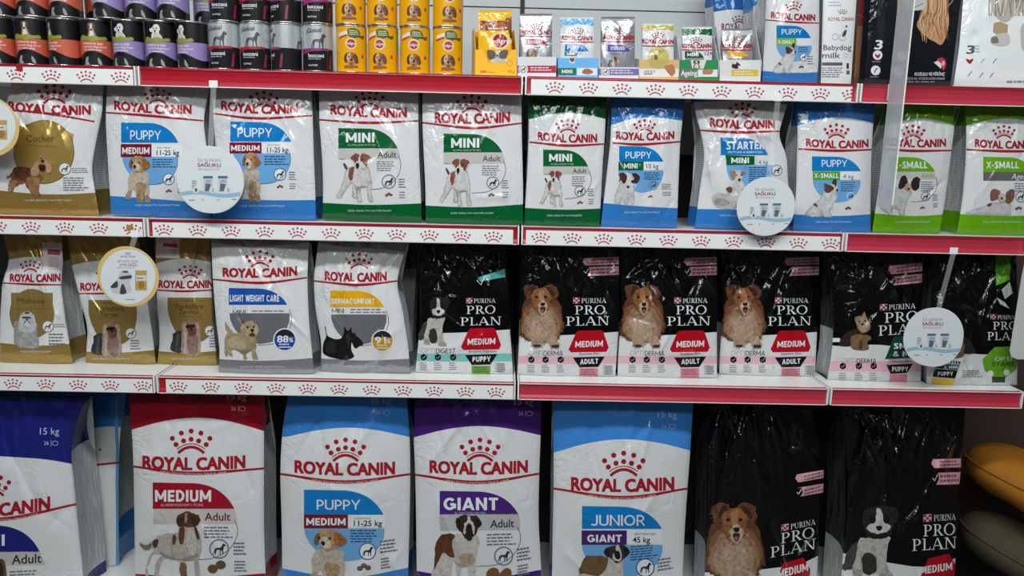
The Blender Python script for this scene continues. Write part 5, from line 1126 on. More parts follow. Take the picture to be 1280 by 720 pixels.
def d5(A):
    leaf(A, film(PURP), 549.6, 613.5, 648, 643); wlab(A, 'GIANT', 554.5, 622.5, 637.5, 15.6, bold=.035); A.t('ALL GIANT DOGS OVER 45KG', 568, 607, 642.6, 2.8, film((196, 180, 214)), 5, 'product_panel', 0)
    A.poly([(549.6, 643), (648, 642), (650, 650), (650, 662.5), (549.6, 663.5)], film((186, 184, 186)), 2, 'product_panel'); A.t('Adult', 613, 642.5, 659.5, 9.4, INK, 5, 'product_panel', .014, 0, 658.5); A.para(608.5, 645, 667.5, 4, 4.1, INK, 4, 'product_panel', .42, -1)
    dee_line(A, INK, 550, 664, 650.5, 708, .7); draw_dog(A, 'saint_bernard', 537, 643, 602.5, 735); icon(A, 629.5, 695, 12, LTXT, None, INK); A.polys([sm([(608, 716), (614, 710), (622, 711), (624, 720), (616, 730), (609, 726)]), sm([(624, 718), (632, 710), (639, 713), (638, 722), (630, 730), (624, 726)])], film((126, 78, 50)), 4, 'product_panel')
    A.para(646, 664, 686, 4, 4.4, INK, 4, 'product_panel', .5, -3); A.para(647, 662, 707, 4, 3.8, INK, 4, 'product_panel', .5, -3); kg15(A, 643, 506, film((172, 150, 196)))


sack('purple-topped large sack with a big brown and white dog', [(519, 492), (517, 545), (519, 590), (520, 640), (521, 720)], [(677, 494), (676, 540), (674, 590), (673, 650), (677, 720)], (537.7, 590.2, 659, 590, 14.5, 600, 563, 49), [(517, 593), (597, 603), (674, 592)], d5, (547, 532.5, 545), (66, 28, 112), (712, 724, 711), 55)


def d6(A):
    leaf(A, film(SKY), 727.5, 632.5, 827.5, 661); wlab(A, 'JUNIOR', 739, 806, 657, 13.4, bold=.008); A.rect(727, 663, 783.5, 681, film((70, 32, 104)), 2.6, 'product_panel'); wlab(A, 'GIANT', 734, 777, 677.6, 9.4, bold=.03); A.poly([(783.5, 663), (827.5, 661.5), (828, 679), (783.5, 681)], fW, 2.2, 'product_panel')
    A.t('45 kg', 791, 812.5, 678, 6.8, INK, 5, 'product_panel', .016); A.t('ADULT WEIGHT OVER', 793, 819, 668.5, 2.4, INK, 5, 'product_panel', 0); dee(A, film(LBLUE), 727.5, 681, 828, 722); A.para(788, 824, 683, 6, 3.2, NAVT, 4, 'product_panel', .42, -3)
    draw_dog(A, 'young_bernard', 723, 680.5, 787.5, 738); icon(A, 806.5, 709.5, 12, film((60, 110, 160)), fW, INK); A.para(822, 841, 699, 4, 4.2, INK, 4, 'product_panel', .5, -3); kg15(A, 822, 522, film((170, 200, 234)))


sack('sky blue-topped junior sack standing beside the black sacks', [(691, 494), (692, 560), (692, 610), (691, 660), (690, 720)], [(867, 496), (863, 560), (859, 615), (856, 660), (853, 720)], (714.6, 611.8, 842, 611.5, 15, 779.6, 580.5, 52), [(692, 610.6), (779, 622), (859, 610.6)], d6, (567, 549, 565), (64, 138, 218), (728, 740, 726), 56)


def d7(A):
    A.poly([(870, 716), (950, 712), (1000, 706), (1032, 690), (1032, 1300), (860, 1300)], W, 1); draw_dog(A, 'sheltie', 880.5, 627.5, 955.5, 733); ppname(A, (976.5, 1019, 664), (976, 1018, 679.5), (963, 1020, 697), 8, 13, -.2)
    hexa(A, [(978, 704), (1004, 697), (1013, 712), (1010, 740), (966, 744)], (178, 14, 32)); A.t('MEDIUM', 972, 1010, 723, 10, fW, 5, 'product_panel', .03, 0, 713); tags(A, 996, 593, 1031, 603, 610, 621, PINK, -6)


ppbag('large black sack with a collie, beside the junior sack', down([(890, 500), (884, 560), (883, 640), (881, 720)], .08), down([(1012, 503), (1028, 560), (1030, 600), (1025, 660), (1021, 720)], .08), d7, 57, zs=ZD, y0=.08, lean=.03, B=.04, dep=.13, nu=76, nv=90, nc=24, amp=.012, dtop=.03)


def d8(A):
    A.poly([(1040, 688), (1090, 700), (1140, 708), (1170, 709), (1210, 690), (1210, 1300), (1030, 1300)], W, 1); draw_dog(A, 'collie_puppy', 1054, 632, 1124, 724); ppname(A, (1154, 1194, 652), (1154, 1194, 670.5), (1140, 1196, 688.5), 9, 14.5, -.06)
    hexa(A, [(1160, 698), (1186, 692), (1194, 706), (1190, 740), (1142, 740)], (178, 14, 32)); A.t('MEDIUM', 1150, 1190, 718, 9.4, fW, 5, 'product_panel', .03, 0, 712); tags(A, 1166, 574, 1201, 585, 591, 606, PINK, -1)


ppbag('large crumpled black sack with a black and white pup, beside the cushions', down([(1053, 508), (1056, 560), (1057, 640), (1052, 720)], .08), down([(1207, 507), (1203, 560), (1198, 620), (1193, 720)], .08), d8, 58, zs=ZD, y0=.08, lean=.03, B=.04, dep=.13, nu=76, nv=90, nc=30, amp=.012, dtop=.03)

# ------------------------------------------------------------------ top shelf: cans
CR, CH = 0.0394, 0.121


def copy_tree(o, loc, rz, label):
    c = o.copy(); COL.objects.link(c); c.location = loc; c.rotation_euler = (0, 0, rz); c['label'] = label
    for ch in o.children:
        d = ch.copy(); COL.objects.link(d); d.parent = c
    return c


TIN = mat((196, 194, 190), 0.22, 0.9); CIRC = 2 * math.pi * CR * 1000


def make_can(base, art, seed=0):
    root = empty('food_can', (0, 0, 0), 'can', 'can')
    a = np.linspace(-math.pi, math.pi, 49); zz = np.linspace(CH - .004, .004, 9)
    P = np.stack([np.broadcast_to(CR * np.sin(a), (9, 49)), np.broadcast_to(-CR * np.cos(a), (9, 49)), np.broadcast_to(zz[:, None], (9, 49))], 2)
    G = Grid(P, lambda V: np.stack([V[:, 0] / CIRC + .5, (V[:, 1] - 4) / (CH * 1000 - 8)], 1))
    N = np.stack([np.broadcast_to(np.sin(a), (9, 49)), np.broadcast_to(-np.cos(a), (9, 49)), np.zeros((9, 49))], 2); G.N = N.copy()
    art.part = 'can_label'; G.build(art, root, base, 'can_label')
    for nm, z0, z1 in (('bottom_rim', 0, .0045), ('top_rim', CH - .0045, CH)):
        q = MB(); q.lathe(0, 0, [(CR - .004, z0 + .001), (CR - .001, z0), (CR + .0008, z0 + .001), (CR + .0008, z1 - .001), (CR - .001, z1), (CR - .004, z1 - .001)], TIN, 40)
        if z0 == 0: q.lathe(0, 0, [(CR - .004, z0 + .001), (.0005, z0 + .001)], TIN, 40)
        q.build(nm, root, True)
    q = MB(); q.lathe(0, 0, [(.0005, CH - .003), (CR * .6, CH - .003), (CR * .7, CH - .0022), (CR - .004, CH - .003)], TIN, 40); q.build('lid', root, True)
    return root


def can_paws(rgb, last, dogn):
    A = Art(); A.part = 'can_label'; m = ink(rgb); h = CH * 1000; k = mat((20, 20, 23), .25)
    A.poly([(-140, 54), (140, 54)] + [(x, 90 + 9 * math.cos(x / CIRC * 2 * math.pi * 2 + math.pi)) for x in np.linspace(140, -140, 50)], m, 1)
    draw_dog(A, dogn, -16, 10, 18, 52, ink, 'can_label', 2)
    A.poly(sm([(-34, 50), (-24, 42), (-8, 46), (6, 43), (20, 46), (33, 44), (36, 52), (10, 55), (2, 62), (-6, 55), (-30, 56)]), ink((148, 150, 56)), 6)
    for i, s in enumerate(('COMPLETE AND', 'canned dog food', last)): A.t(s, -26 + i * 2, (26, 34, 22)[i], 65.5 + i * 7.5, 4.6, ink((236, 226, 222)), 3, bold=.02)
    A.poly(ell(0, 117, 25, 24, 20, 180, 360), mat((44, 46, 48), .2, .3), 3); A.poly(sm([(-20, 116), (-18, 100), (-10, 97), (-12, 108), (-8, 116)]), ink((150, 152, 150)), 4); A.poly(sm([(12, 98), (18, 104), (21, 116), (13, 112)]), ink((150, 152, 150)), 4)
    return make_can(k, A)


def can_dane(rgb):
    A = Art(); A.part = 'can_label'; k = mat((30, 31, 34), .2, .2)
    A.rect(-140, 4, 140, 62, mat((196, 200, 204), .25, .5), 1)
    A.poly([(-CIRC / 2, 62), (-40, 62), (30, 60), (38, 62), (34, 66), (-10, 68), (-40, 76), (-60, 76), (-CIRC / 2, 66)], ink(rgb), 2)
    draw_dog(A, 'great_dane', -18, 23, 24, 62, ink, 'can_label', 3); draw_dog(A, 'great_dane', 78, 26, 114, 64, ink, 'can_label', 3)
    A.t('¡Golosi', -30, 12, 24, 11, ink((20, 20, 22)), 2.5, bold=.02, shear=.15, yb2=20); A.t('bocconi', -24, 17, 84, 9.5, ink((236, 236, 236)), 3, bold=.016); A.para(-24, 20, 87, 1, 5, ink((180, 180, 184)), 3)
    A.t('SCATOLE', -24, 0, 106, 4, ink((216, 216, 220)), 3, bold=.02); A.poly([(32, 112), (37, 78), (43, 76), (39, 112)], ink((150, 30, 70)), 2)
    return make_can(k, A)


def can_yellow(orange):
    A = Art(); A.part = 'can_label'; k = mat((222, 158, 8), .25)
    A.poly([(52, 4), (120, 4), (120, 117), (70, 117), (52, 80)], ink((112, 162, 44)), 1); A.poly([(48, 72), (80, 66), (110, 117), (50, 117)], ink((226, 140, 20)), 1.6)
    A.poly([(-34, 22), (-8, 14), (-7, 26), (-33, 34)], ink((232, 226, 214)), 2); A.poly([(-34, 31), (-8, 24), (-7, 28), (-33, 36)], ink((190, 50, 60)), 2.6)
    A.poly(sm([(-6, 12), (10, 8), (24, 14), (28, 26), (40, 24), (36, 34), (22, 30), (8, 34), (-4, 28)]), ink((72, 92, 50)), 3); A.para(-2, 24, 14, 3, 4.6, ink((226, 224, 190)), 4)
    A.poly(ell(2, 47, 15, 15, 24), ink((238, 214, 150)), 4); A.poly(ell(2, 47, 11, 11, 24), ink((176, 34, 64)), 5); A.t('Pedigree', -11, 15, 50, 6.6, ink((240, 228, 226)), 6, bold=.03)
    draw_dog(A, 'face', -17, 68, 21, 107, ink, 'can_label', 3); A.para(-18, 18, 109, 1, 5, ink((180, 110, 20)), 3)
    A.poly(ell(34, 78, 4, 5, 10), ink((150, 80, 20)), 2)
    return make_can(k, A)


KC = {'o': can_paws((204, 92, 66), 'for adult dogs', 'tan_white'), 'p': can_paws((150, 132, 188), 'for puppies', 'fluffy_white'), 'r': can_dane((176, 30, 44)), 'm': can_dane((150, 40, 110)), 'y': can_yellow(0)}
DESC = {'o': 'orange-banded black dog food can', 'p': 'lilac-banded black dog food can', 'r': 'silver and black can with a red stripe', 'm': 'silver and black can with a magenta stripe', 'y': 'yellow dog food can'}
GRP = {'o': 'orange banded cans', 'p': 'lilac banded cans', 'r': 'silver and black cans', 'm': 'silver and black cans', 'y': 'yellow cans'}
NTH = ['first', 'second', 'third', 'fourth', 'fifth', 'sixth']
LOW = [(1, 'o', 0), (42, 'o', 4), (83, 'o', -38), (122, 'o', 8), (162.5, 'p', -14), (202.5, 'p', 0), (242, 'p', -32), (281, 'r', -6), (320, 'r', -2), (358.5, 'm', -62), (397.5, 'm', 10), (439.5, 'y', 6), (479, 'y', -8), (519, 'y', -2), (559.5, 'y', 4)]
HIGH = [(1, 'o', 4), (41.5, 'o', 2), (82.5, 'o', 0), (136.5, 'p', -14), (177, 'p', 4), (216.5, 'p', -4), (281, 'r', 2), (319.5, 'r', -4), (358, 'm', -40), (397, 'm', 8), (438, 'y', 2), (477.5, 'y', 2), (518, 'y', 2), (560, 'y', 8)]
BACK = [(121, 'o', 30), (257, 'p', 6)]      # cans of the second rank that show between the others
USED = {}; CNT = {}
for row, lst in (('lower', LOW), ('upper', HIGH)):
    for px, k, a in lst:
        n = CNT.get((row, k), 0); CNT[(row, k)] = n + 1
        p = on_y(px, 60 if row == 'lower' else 5, .054); loc = (float(p[0]), .054, Z1 + .0006 + (CH + .0006 if row == 'upper' else 0))
        lab = '%s, %s row, %s from the spaniel end' % (DESC[k], row, NTH[n])
        if k not in USED:
            USED[k] = KC[k]; KC[k].location = loc; KC[k].rotation_euler = (0, 0, math.radians(a)); KC[k]['label'] = lab
            KC[k]['group'] = GRP[k]
        else: copy_tree(KC[k], loc, math.radians(a), lab)['group'] = GRP[k]
for px, k, a in BACK:
    for lv in (0, 1):
        p = on_y(px, 10, .125); lab = '%s, second rank, %s, showing past a %s can' % (DESC[k], ('bottom of two', 'stacked on another')[lv], {'o': 'lilac', 'p': 'silver'}[k])
        copy_tree(KC[k], (float(p[0]),   .147, Z1 + .0006 + lv * (CH + .0006)), math.radians(a), lab)['group'] = GRP[k]

# ------------------------------------------------------------------ top shelf: pouch boxes
CARD = lambda rgb: mat(rgb, .42)


def tray(label, x0, x1, yb, yf, hb, rgb, art, rot=0.0, depth=.14, y0=.014, side=None, rgb_in=None):
    """display carton: low printed front, side walls rising to the back"""
    c = CARD(rgb); s = CARD(side or rgb)
    L = [(x0, yf), (x0, yb)]; R = [(x1, yf), (x1, yb)]
    G = sheet(L, R, Z1, y0, 0.0, rot, lambda u, v: 0 * u, 8, 6)
    G.P[..., 2] = np.where(np.arange(7)[:, None] == 6, Z1 + .0008, G.P[..., 2])
    BLp, BRp, TLp, TRp = G.P[-1, 0], G.P[-1, -1], G.P[0, 0], G.P[0, -1]
    root = empty('display_carton', tuple((BLp + BRp) / 2 * np.array([1, 1, 0]) + np.array([0, depth / 2, Z1])), label, 'display box')
    art.part = 'front_panel'; G.build(art, root, c)
    ax = (BRp - BLp); ax[2] = 0; w_ = np.linalg.norm(ax); ax /= w_; dp = np.array([-ax[1], ax[0], 0]); hf = TLp[2] - Z1; t = .0016
    def W_(a, d, h): return tuple(BLp * np.array([1, 1, 0]) + ax * a + dp * (d + .0006) + np.array([0, 0, Z1 + .0008 + h]))
    for a in (0.0, w_ - t):
        q = MB(); pr = [(0, 0), (depth, 0), (depth, hb), (depth * .55, hb), (depth * .18, hf + (hb - hf) * .25), (.004, hf), (0, hf)]
        n = len(pr); V = [W_(a, d, h) for d, h in pr] + [W_(a + t, d, h) for d, h in pr]; tr = tessellate_polygon([[Vector((d, h, 0)) for d, h in pr]])
        q.add(V, [(i, (i + 1) % n, n + (i + 1) % n, n + i) for i in range(n)] + [tuple(x) for x in tr] + [tuple(n + i for i in x[::-1]) for x in tr], s); q.build('side_panel', root)
    q = MB()
    def slab(a0, a1, d0, d1, h0, h1): q.hexa([W_(a0, d0, h0), W_(a1, d0, h0), W_(a1, d1, h0), W_(a0, d1, h0), W_(a0, d0, h1), W_(a1, d0, h1), W_(a1, d1, h1), W_(a0, d1, h1)], s)
    slab(t, w_ - t, depth - t, depth, 0, hb); slab(t, w_ - t, 0.0002, depth - t, 0, t); slab(t, w_ - t, 0.0002, t, t, hf - .0006); q.build('inner_carton', root)
    return root


def pouch(label, x0, x1, yt, yb, art, base, seed=1, rot=0.0, y0=.038, lean=.08):
    return bag(label, [(x0 + 1.6, yt), (x0 + 1.6, yb)], [(x1 - 4, yt), (x1 - 4, yb)], Z1 + .003, art, base, y0=y0, lean=lean, B=.007, dep=.016, seed=seed, nc=8, amp=.0028, nu=20, nv=22, name='food_pouch', cat='pouch', rot=rot, dtop=.003, gus=[(1.01, base)])


cf = ink((236, 236, 236)); ci = ink(DARK)


def pouch_art(lgx, yb, crx, cry, ln, leafb, leafc, word, capc=None, capy=None):
    A = Art()
    if capc: cap(A, film(capc), lgx[0] - 8, lgx[1] + 8, *capy)
    logo(A, lgx[0], yb, lgx[1], yb + .4, 5, crx, cry, 15, [(lgx[0] - 7, ln), ((lgx[0] + lgx[1]) / 2, ln + .8), (lgx[1] + 7, ln + .4)], 1.0, .6)
    if leafb:
        leaf(A, film(leafc), *leafb); h = leafb[3] - leafb[1]
        if word: A.t(word, leafb[0] + 3, leafb[2] - 7, leafb[3] - h * .24, h * .5, fW, 5, 'product_panel', .02)
        A.para(leafb[0] + 2, leafb[2] - 3, leafb[3] + 2, 1, 2.4, LTXT, 4, 'product_panel')
    return A


A = Art()      # yellow box
A.poly(ell(0, 0, 1, 1, 4), cf, 1); A.items.clear()
A.poly([(604, 62), (640, 62), (634, 72), (630, 78), (610, 78)], ink((238, 176, 20)), 1); draw_dog(A, 'fluffy_white', 609, 63, 634, 78, ink, 'front_panel', 2)
A.poly(sm([(609, 63), (618, 64), (619, 72), (611, 74)]), ink((104, 84, 70)), 5); A.poly(sm([(626, 64), (635, 63), (632, 73), (624, 72)]), ink((104, 84, 70)), 5)
A.ring(637, 79, 4.2, .6, ink((196, 120, 20)), 2, None, 4, 5); A.t('100%', 600, 608, 91, 3, ink((170, 90, 20)), 3, bold=.02); A.t('Complete', 609, 618, 91, 2, ink((170, 90, 20)), 3, bold=0); A.t('100 g', 634, 643, 91, 4, ink((196, 120, 20)), 3, bold=.01)
tray('yellow pouch display box with a dog face, at the end of the red rail', 594, 645.5, 96.8, 62, .128, (240, 178, 14), A, rot=.12, depth=.12, side=(226, 160, 10))
A = Art(); A.rect(600, 26, 640, 38, film((150, 60, 30)), 2); A.poly(sm([(612, 30), (622, 27), (634, 31), (630, 37), (614, 37)]), film((176, 110, 70)), 3); A.para(610, 632, 35, 1, 3.4, fW, 4)
A.poly(ell(625, 51, 13, 11, 26), film((244, 222, 150)), 3, 'brand_logo'); A.poly(ell(625, 51, 9, 8.6, 24), film((176, 34, 50)), 4, 'brand_logo'); A.t('Pedigree', 610.5, 641, 54, 5.4, fW, 5, 'brand_logo', .03)
A.poly(sm([(632, 24), (644, 22), (646, 40), (640, 48), (635, 38)]), film((140, 84, 48)), 5, 'dog_picture'); A.poly(sm([(638, 38), (643, 40), (644, 47), (639, 46)]), film((60, 40, 30)), 6, 'dog_picture'); A.poly(ell(639, 46, 2, 2, 8), film((28, 24, 24)), 6.5, 'dog_picture')
pouch('shiny yellow pouch standing in the yellow display box', 596.4, 643.4, 16, 94, A, film((244, 190, 20)), 61, .12, .036, .06)
SIL = (206, 206, 208)


def trayfront(kind, x0, x1, yf, yb):
    A = Art()
    if kind == 'crimson': A.rect(x0, 82, x1, 91, ink((178, 24, 74)), 1); A.poly(ell(x0 + 7, 86.5, 6, 6, 20), cf, 2); A.para(x0 + 16, x1 - 5, 84, 2, 3, cf, 2); icon(A, x0 + 7, 86.5, 4.6, ci, None, ci, 'front_panel')
    if kind == 'sky': A.rect(x0, 85, x0 + 23, 94, ink((6, 112, 62)), 1); A.t('MINI', x0 + 5, x0 + 18, 91.6, 4.6, cf, 3, bold=.03); A.rect(x0 + 24, 85, x1 - 1, 94, cf, 1); A.poly(sm([(x0 + 30, 91), (x0 + 34, 86), (x0 + 41, 87), (x0 + 44, 91), (x0 + 37, 93)]), ink((170, 100, 64)), 2); A.poly([(x0 + 14, yf - .1), (x0 + 22, yf - .1), (x0 + 20, yf + 7), (x0 + 15, yf + 6)], cf, 1); A.poly(sm([(x0 + 15, yf), (x0 + 21, yf), (x0 + 19, yf + 5), (x0 + 16, yf + 4)]), ink((110, 70, 50)), 2)
    if kind == 'lilac': A.rect(x0, 86, x1, 94, ink((126, 104, 180)), 1); A.poly(ell(x0 + 8, 90, 5.6, 5.6, 20), cf, 2); A.para(x0 + 15, x1 - 6, 87.5, 2, 3, cf, 2); icon(A, x0 + 8, 90, 4.4, ci, None, ci, 'front_panel')
    if kind == 'tan': A.rect(x0, 86, x1, 96, cf, 1); A.t('ADULT', x0 + 6, x0 + 20, 91, 3, ci, 3, bold=.01); A.para(x0 + 6, x0 + 20, 92, 1, 3, ci, 2); A.polys([sm([(x1 - 18 + i * 3, 84 - i), (x1 - 13 + i * 3, 83 - i), (x1 - 6 + i, 92 - i), (x1 - 10 + i, 95 - i)]) for i in range(3)], ink((186, 122, 76)), 2); A.poly(ell(823, yf, 13.5, 11, 24, 0, 180), ink((196, 176, 96)), 1.5)
    if kind == 'green': A.t('Ageing', x0 + 2, x0 + 22, 94.5, 6.5, cf, 3, bold=.025); A.rect(x0 + 23, 87, x1 - 1, 96, cf, 1); A.rect(x0, 86.5, x0 + 22.6, 97, ink((112, 114, 114)), 1); A.polys([sm([(x0 + 29 + i * 4, 88 - i % 2), (x0 + 34 + i * 4, 87), (x0 + 35 + i * 3, 92), (x0 + 30 + i * 3, 93)]) for i in range(3)], ink((190, 124, 92)), 2); A.poly([(x0 + 14, yf - .1), (x0 + 34, yf - .1), (x0 + 30, yf + 11), (x0 + 16, yf + 10)], ink((222, 224, 222)), 1); draw_dog(A, 'tan_white', x0 + 15, yf, x0 + 28, yf + 10, ink, 'front_panel', 2)
    if kind == 'yellow': A.rect(x0 + 15, 87, x1 - 3, 95, ink((226, 190, 40)), 1); A.rect(x0 + 2, 87, x0 + 14, 95, ink((224, 224, 222)), 1); A.para(x0 + 18, x1 - 8, 89, 2, 3, cf, 2); draw_dog(A, 'black_terrier', x0 + 15, yf + 2, x0 + 26, yf + 11, ink, 'front_panel', 2); A.poly(sm([(x0 + 22, yf + 3), (x0 + 34, yf + 1), (x0 + 38, yf + 8), (x0 + 26, yf + 11)]), cf, 1.5)
    return A


BOX = [('crimson', 647, 695, 97.5, 71, .058, (206, 206, 208), 'silver pouch box with a crimson band, beside the yellow box'), ('sky', 697.3, 747.3, 99, 72.5, .06, (96, 170, 224), 'sky blue pouch box with a green square'), ('lilac', 748.6, 798.3, 100, 84, .04, (204, 203, 208), 'silver pouch box with a lilac band'),
       ('tan', 799, 848.3, 101, 74.6, .062, (208, 168, 110), 'tan and white pouch box with kibble printed on it'), ('green', 849.2, 898, 101.5, 75, .125, (16, 128, 66), 'green ageing pouch box with a tall side wall'), ('yellow', 899.6, 950.5, 102.5, 75, .15, (206, 206, 208), 'silver pouch box with a yellow band, beside the bottle-shaped puppy bag')]
BOX[5] = BOX[5][:7] + ('silver pouch box with a yellow band, beside the extra small puppy bag',)
for kd, x0, x1, yb, yf, hb, rgb, lab in BOX: tray(lab, x0, x1, yb, yf, hb, rgb, trayfront(kd, x0, x1, yf, yb), 0.0, .13, .014, (190, 190, 192) if kd in ('green', 'yellow', 'tan') else None)
A = pouch_art((652.5, 690), 42.6, 671, 34, 45, (657.5, 48.5, 685, 56.5), (178, 24, 74), 'EXIGENT'); draw_dog(A, 'face', 658, 60, 672, 76, film, 'dog_picture', 4)
pouch('silver pouch with a crimson word band, first in the row of pouches', 648.5, 694, 20, 95, A, foil((176, 178, 182)), 62)
A = pouch_art((702.5, 740), 49.5, 722, 39.5, 52, (706, 54.5, 736, 64.5), SKY, 'PUPPY', (96, 170, 224), (35, 30.5, 34)); A.rect(706, 65, 721, 70, film((6, 112, 62)), 2, 'product_panel'); A.t('MINI', 709, 718, 69, 3, fW, 5, 'product_panel', .02); A.rect(721.5, 65, 738, 72, W, 2, 'product_panel')
pouch('white puppy pouch with a sky blue top', 699, 746, 23.5, 96, A, W, 63)
A = pouch_art((755, 793), 48.8, 774.7, 39.3, 51.5, (760, 56, 788, 64.5), (96, 76, 170), 'STERILISED', (170, 170, 174), (28, 26, 27)); draw_dog(A, 'long_haired_terrier', 760, 69, 773, 84, film, 'dog_picture', 4)
pouch('silver pouch with a violet word band', 750, 797.5, 24, 96, A, foil((170, 170, 176)), 64)
A = pouch_art((803, 841.5), 54, 822.5, 45, 57, None, None, '', (188, 172, 74), (43, 37, 40)); A.poly(ell(823, 72, 13.5, 13.5, 30), film((206, 192, 110)), 2, 'product_panel'); A.t('ADULT', 815, 830, 66, 3.6, film((120, 104, 40)), 4, 'product_panel', .01); draw_dog(A, 'face', 814, 68, 822, 78, film, 'dog_picture', 4)
pouch('white pouch with a golden top and gold round print', 801, 846, 31.5, 98, A, W, 65)
A = pouch_art((851, 889), 59.4, 870, 51, 62, (856, 64, 880, 72.5), GREEN, 'MINI', GREEN, (47, 43, 46)); A.t('12+', 881, 890, 69, 4.6, INK, 5, 'product_panel', .01); A.rect(856, 72.5, 880, 76, film((150, 150, 150)), 2, 'product_panel')
pouch('white pouch with a dark green top, in the green box', 851, 894, 36, 98, A, W, 66)
A = pouch_art((902.6, 940), 59.4, 921, 51, 62, (909, 64, 936, 71), (228, 170, 40), '', (198, 198, 200), (44, 44, 44))
pouch('silver-topped pouch with an orange word band', 901, 944.5, 38.5, 99, A, foil((184, 186, 188)), 67)

# ------------------------------------------------------------------ top shelf: bags and cartons past the pouch boxes
A = Art(); cap(A, film((40, 104, 176)), 890, 941, 16, 12, 14); crown(A, 924, 25, 18, film((110, 24, 40)), 4, 'brand_logo'); A.t('ROYAL CANIN', 902, 953, 37.5, 8, film((120, 24, 40)), 4, 'brand_logo', .016)  # blue and logo reds darkened for the shade deep on the shelf
bag('blue-topped bag deep on the top shelf, above the silver pouch box', [(889, -44), (891, 0), (894, 40), (894, 94)], [(946, -44), (946, 0), (946, 40), (946, 96)], Z1, A, W, y0=.26, lean=.03, B=.012, dep=.09, seed=71, nu=20, nv=26, gus=[(.35, film((40, 104, 176))), (1.01, SP)])
A = Art(); cap(A, film((70, 140, 206)), 940, 1000, 9, 2, 5); A.t('ROYAL CANIN', 948, 994, 28.5, 7, film((110, 24, 40)), 4, 'brand_logo', .016); crown(A, 972, 15, 16, film((110, 24, 40)), 4, 'brand_logo')
bag('pale blue bag peeking out behind the extra small puppy bag', [(940, -44), (941, 0), (942, 50), (942, 97)], [(1000, -44), (1001, 0), (1002, 50), (1002, 99)], Z1, A, W, y0=.14, lean=.03, B=.012, dep=.09, seed=72, nu=20, nv=26, gus=[(.4, film((70, 140, 206))), (1.01, SP)])


def x1(A):
    leaf(A, film(SKY), 970.6, 31.7, 1013.4, 47.7); wlab(A, 'PUPPY', 977, 1002, 43.2, 6.8, bold=.012); A.rect(970.6, 47.7, 995.5, 57, film((124, 180, 60)), 2.4, 'product_panel'); wlab(A, 'X-SMALL', 972.5, 993, 55, 4.8, bold=.02); A.rect(995.5, 48, 1013, 57, fW, 2.2, 'product_panel')
    dee(A, film(LBLUE), 970.6, 57, 1014.5, 77); A.para(998, 1011, 59, 3, 2.4, NAVT, 4, 'product_panel'); draw_dog(A, 'sitting_papillon', 966, 54, 994.5, 91.5); icon(A, 1004.5, 71.5, 5, film((60, 110, 160)), fW, INK); kibble(A, 1001.5, 83.5, 1.8, film((92, 62, 50))); A.para(1009, 1017, 70, 4, 3, LTXT, 4, 'product_panel')


rcbag('blue-footed extra small puppy bag on the top shelf, beside the white milk carton', [(959, -36), (958, 0), (956, 45), (954, 75), (952.5, 103)], [(1025, -35), (1024, 0), (1024, 30), (1023, 80), (1021, 105)],
      (964, 22, 1018.5, 25.5, 7.4, 992, 8, 20), [(956, 24.7), (992, 27.7), (1025, 29)], x1, (-8, -12, -8), (88, 91, 90), BLUE, BLUE, zs=Z1, seed=73, nc=12, amp=.004, nu=26, nv=34, ftxt=None, lw=1.3, dip=1, y0=.03, lean=.02)
A = Art(); cw = mat((212, 214, 214), .4)
crown(A, 1053, 15, 11, ink((110, 60, 70)), 3, 'brand_logo', 0, False); A.t('ROYAL CANIN', 1035, 1067, 26, 4.4, ink(RED), 4, 'brand_logo', .01); A.para(1035, 1052, 2, 2, 4, ink((176, 180, 184)), 2)
A.t('Babydog', 1029.5, 1064, 62.5, 6.4, ci, 4, 'product_panel', .004); A.t('milk', 1028, 1050, 72.5, 6.6, ci, 4, 'product_panel', .004); A.poly(sm([(1054, 40), (1058, 37), (1057, 44), (1053, 46)]), ink((70, 70, 74)), 3, 'dog_picture'); A.ring(1044, 46, 4, .5, ink((150, 150, 152)), 3, 'dog_picture'); A.ring(1053, 47, 4, .5, ink((150, 150, 152)), 3, 'dog_picture'); A.poly(ell(1058, 33, 1.6, 1.4, 8), ink((90, 90, 94)), 3, 'dog_picture')
A.rect(1027.5, 78, 1053, 82, ink((96, 96, 100)), 2, 'product_panel'); A.para(1027, 1058, 84.5, 5, 2.7, ink((120, 120, 124)), 3, 'product_panel'); A.rect(1058, 79, 1061, 86, ci, 2, 'product_panel'); A.rect(1058, 88, 1062, 93, ink((110, 90, 84)), 2, 'product_panel'); A.ring(1057, 69, 2.6, .5, ink((170, 170, 172)), 3, 'product_panel')
bag('white milk powder carton between the puppy bag and the brown paper sack', [(1030, -36), (1026, 105)], [(1073, -36), (1063.5, 106)], Z1, A, cw, y0=.036, lean=.02, B=.010, dep=.09, seed=74, nc=0, amp=0.0, nu=20, nv=24, name='milk_carton', cat='carton', dtop=.09, gus=[(1.01, cw)])
A = Art(); A.poly([(1040, -60), (1230, -60), (1230, 33), (1130, 34), (1040, 32)], mat((150, 30, 44), .5), 1); A.stroke([(1068, 14), (1078, 22), (1090, 18)], 1, mat((200, 90, 96), .5), 2)
kr = mat((172, 124, 92), .6, 0, .25, 14, 0, .3, 1, 'crinkle')
bag('brown paper sack with a red top, showing behind the tall black bag', [(1076, -44), (1074, 0), (1070, 60), (1067, 104)], [(1214, -44), (1210, 0), (1204, 60), (1200, 110)], Z1, A, kr, y0=.092, lean=.02, B=.008, dep=.10, seed=75, nc=14, amp=.004, nu=26, nv=28, name='paper_sack', gus=[(1.01, kr)])
A = Art(); gs = (206, 158, 116)
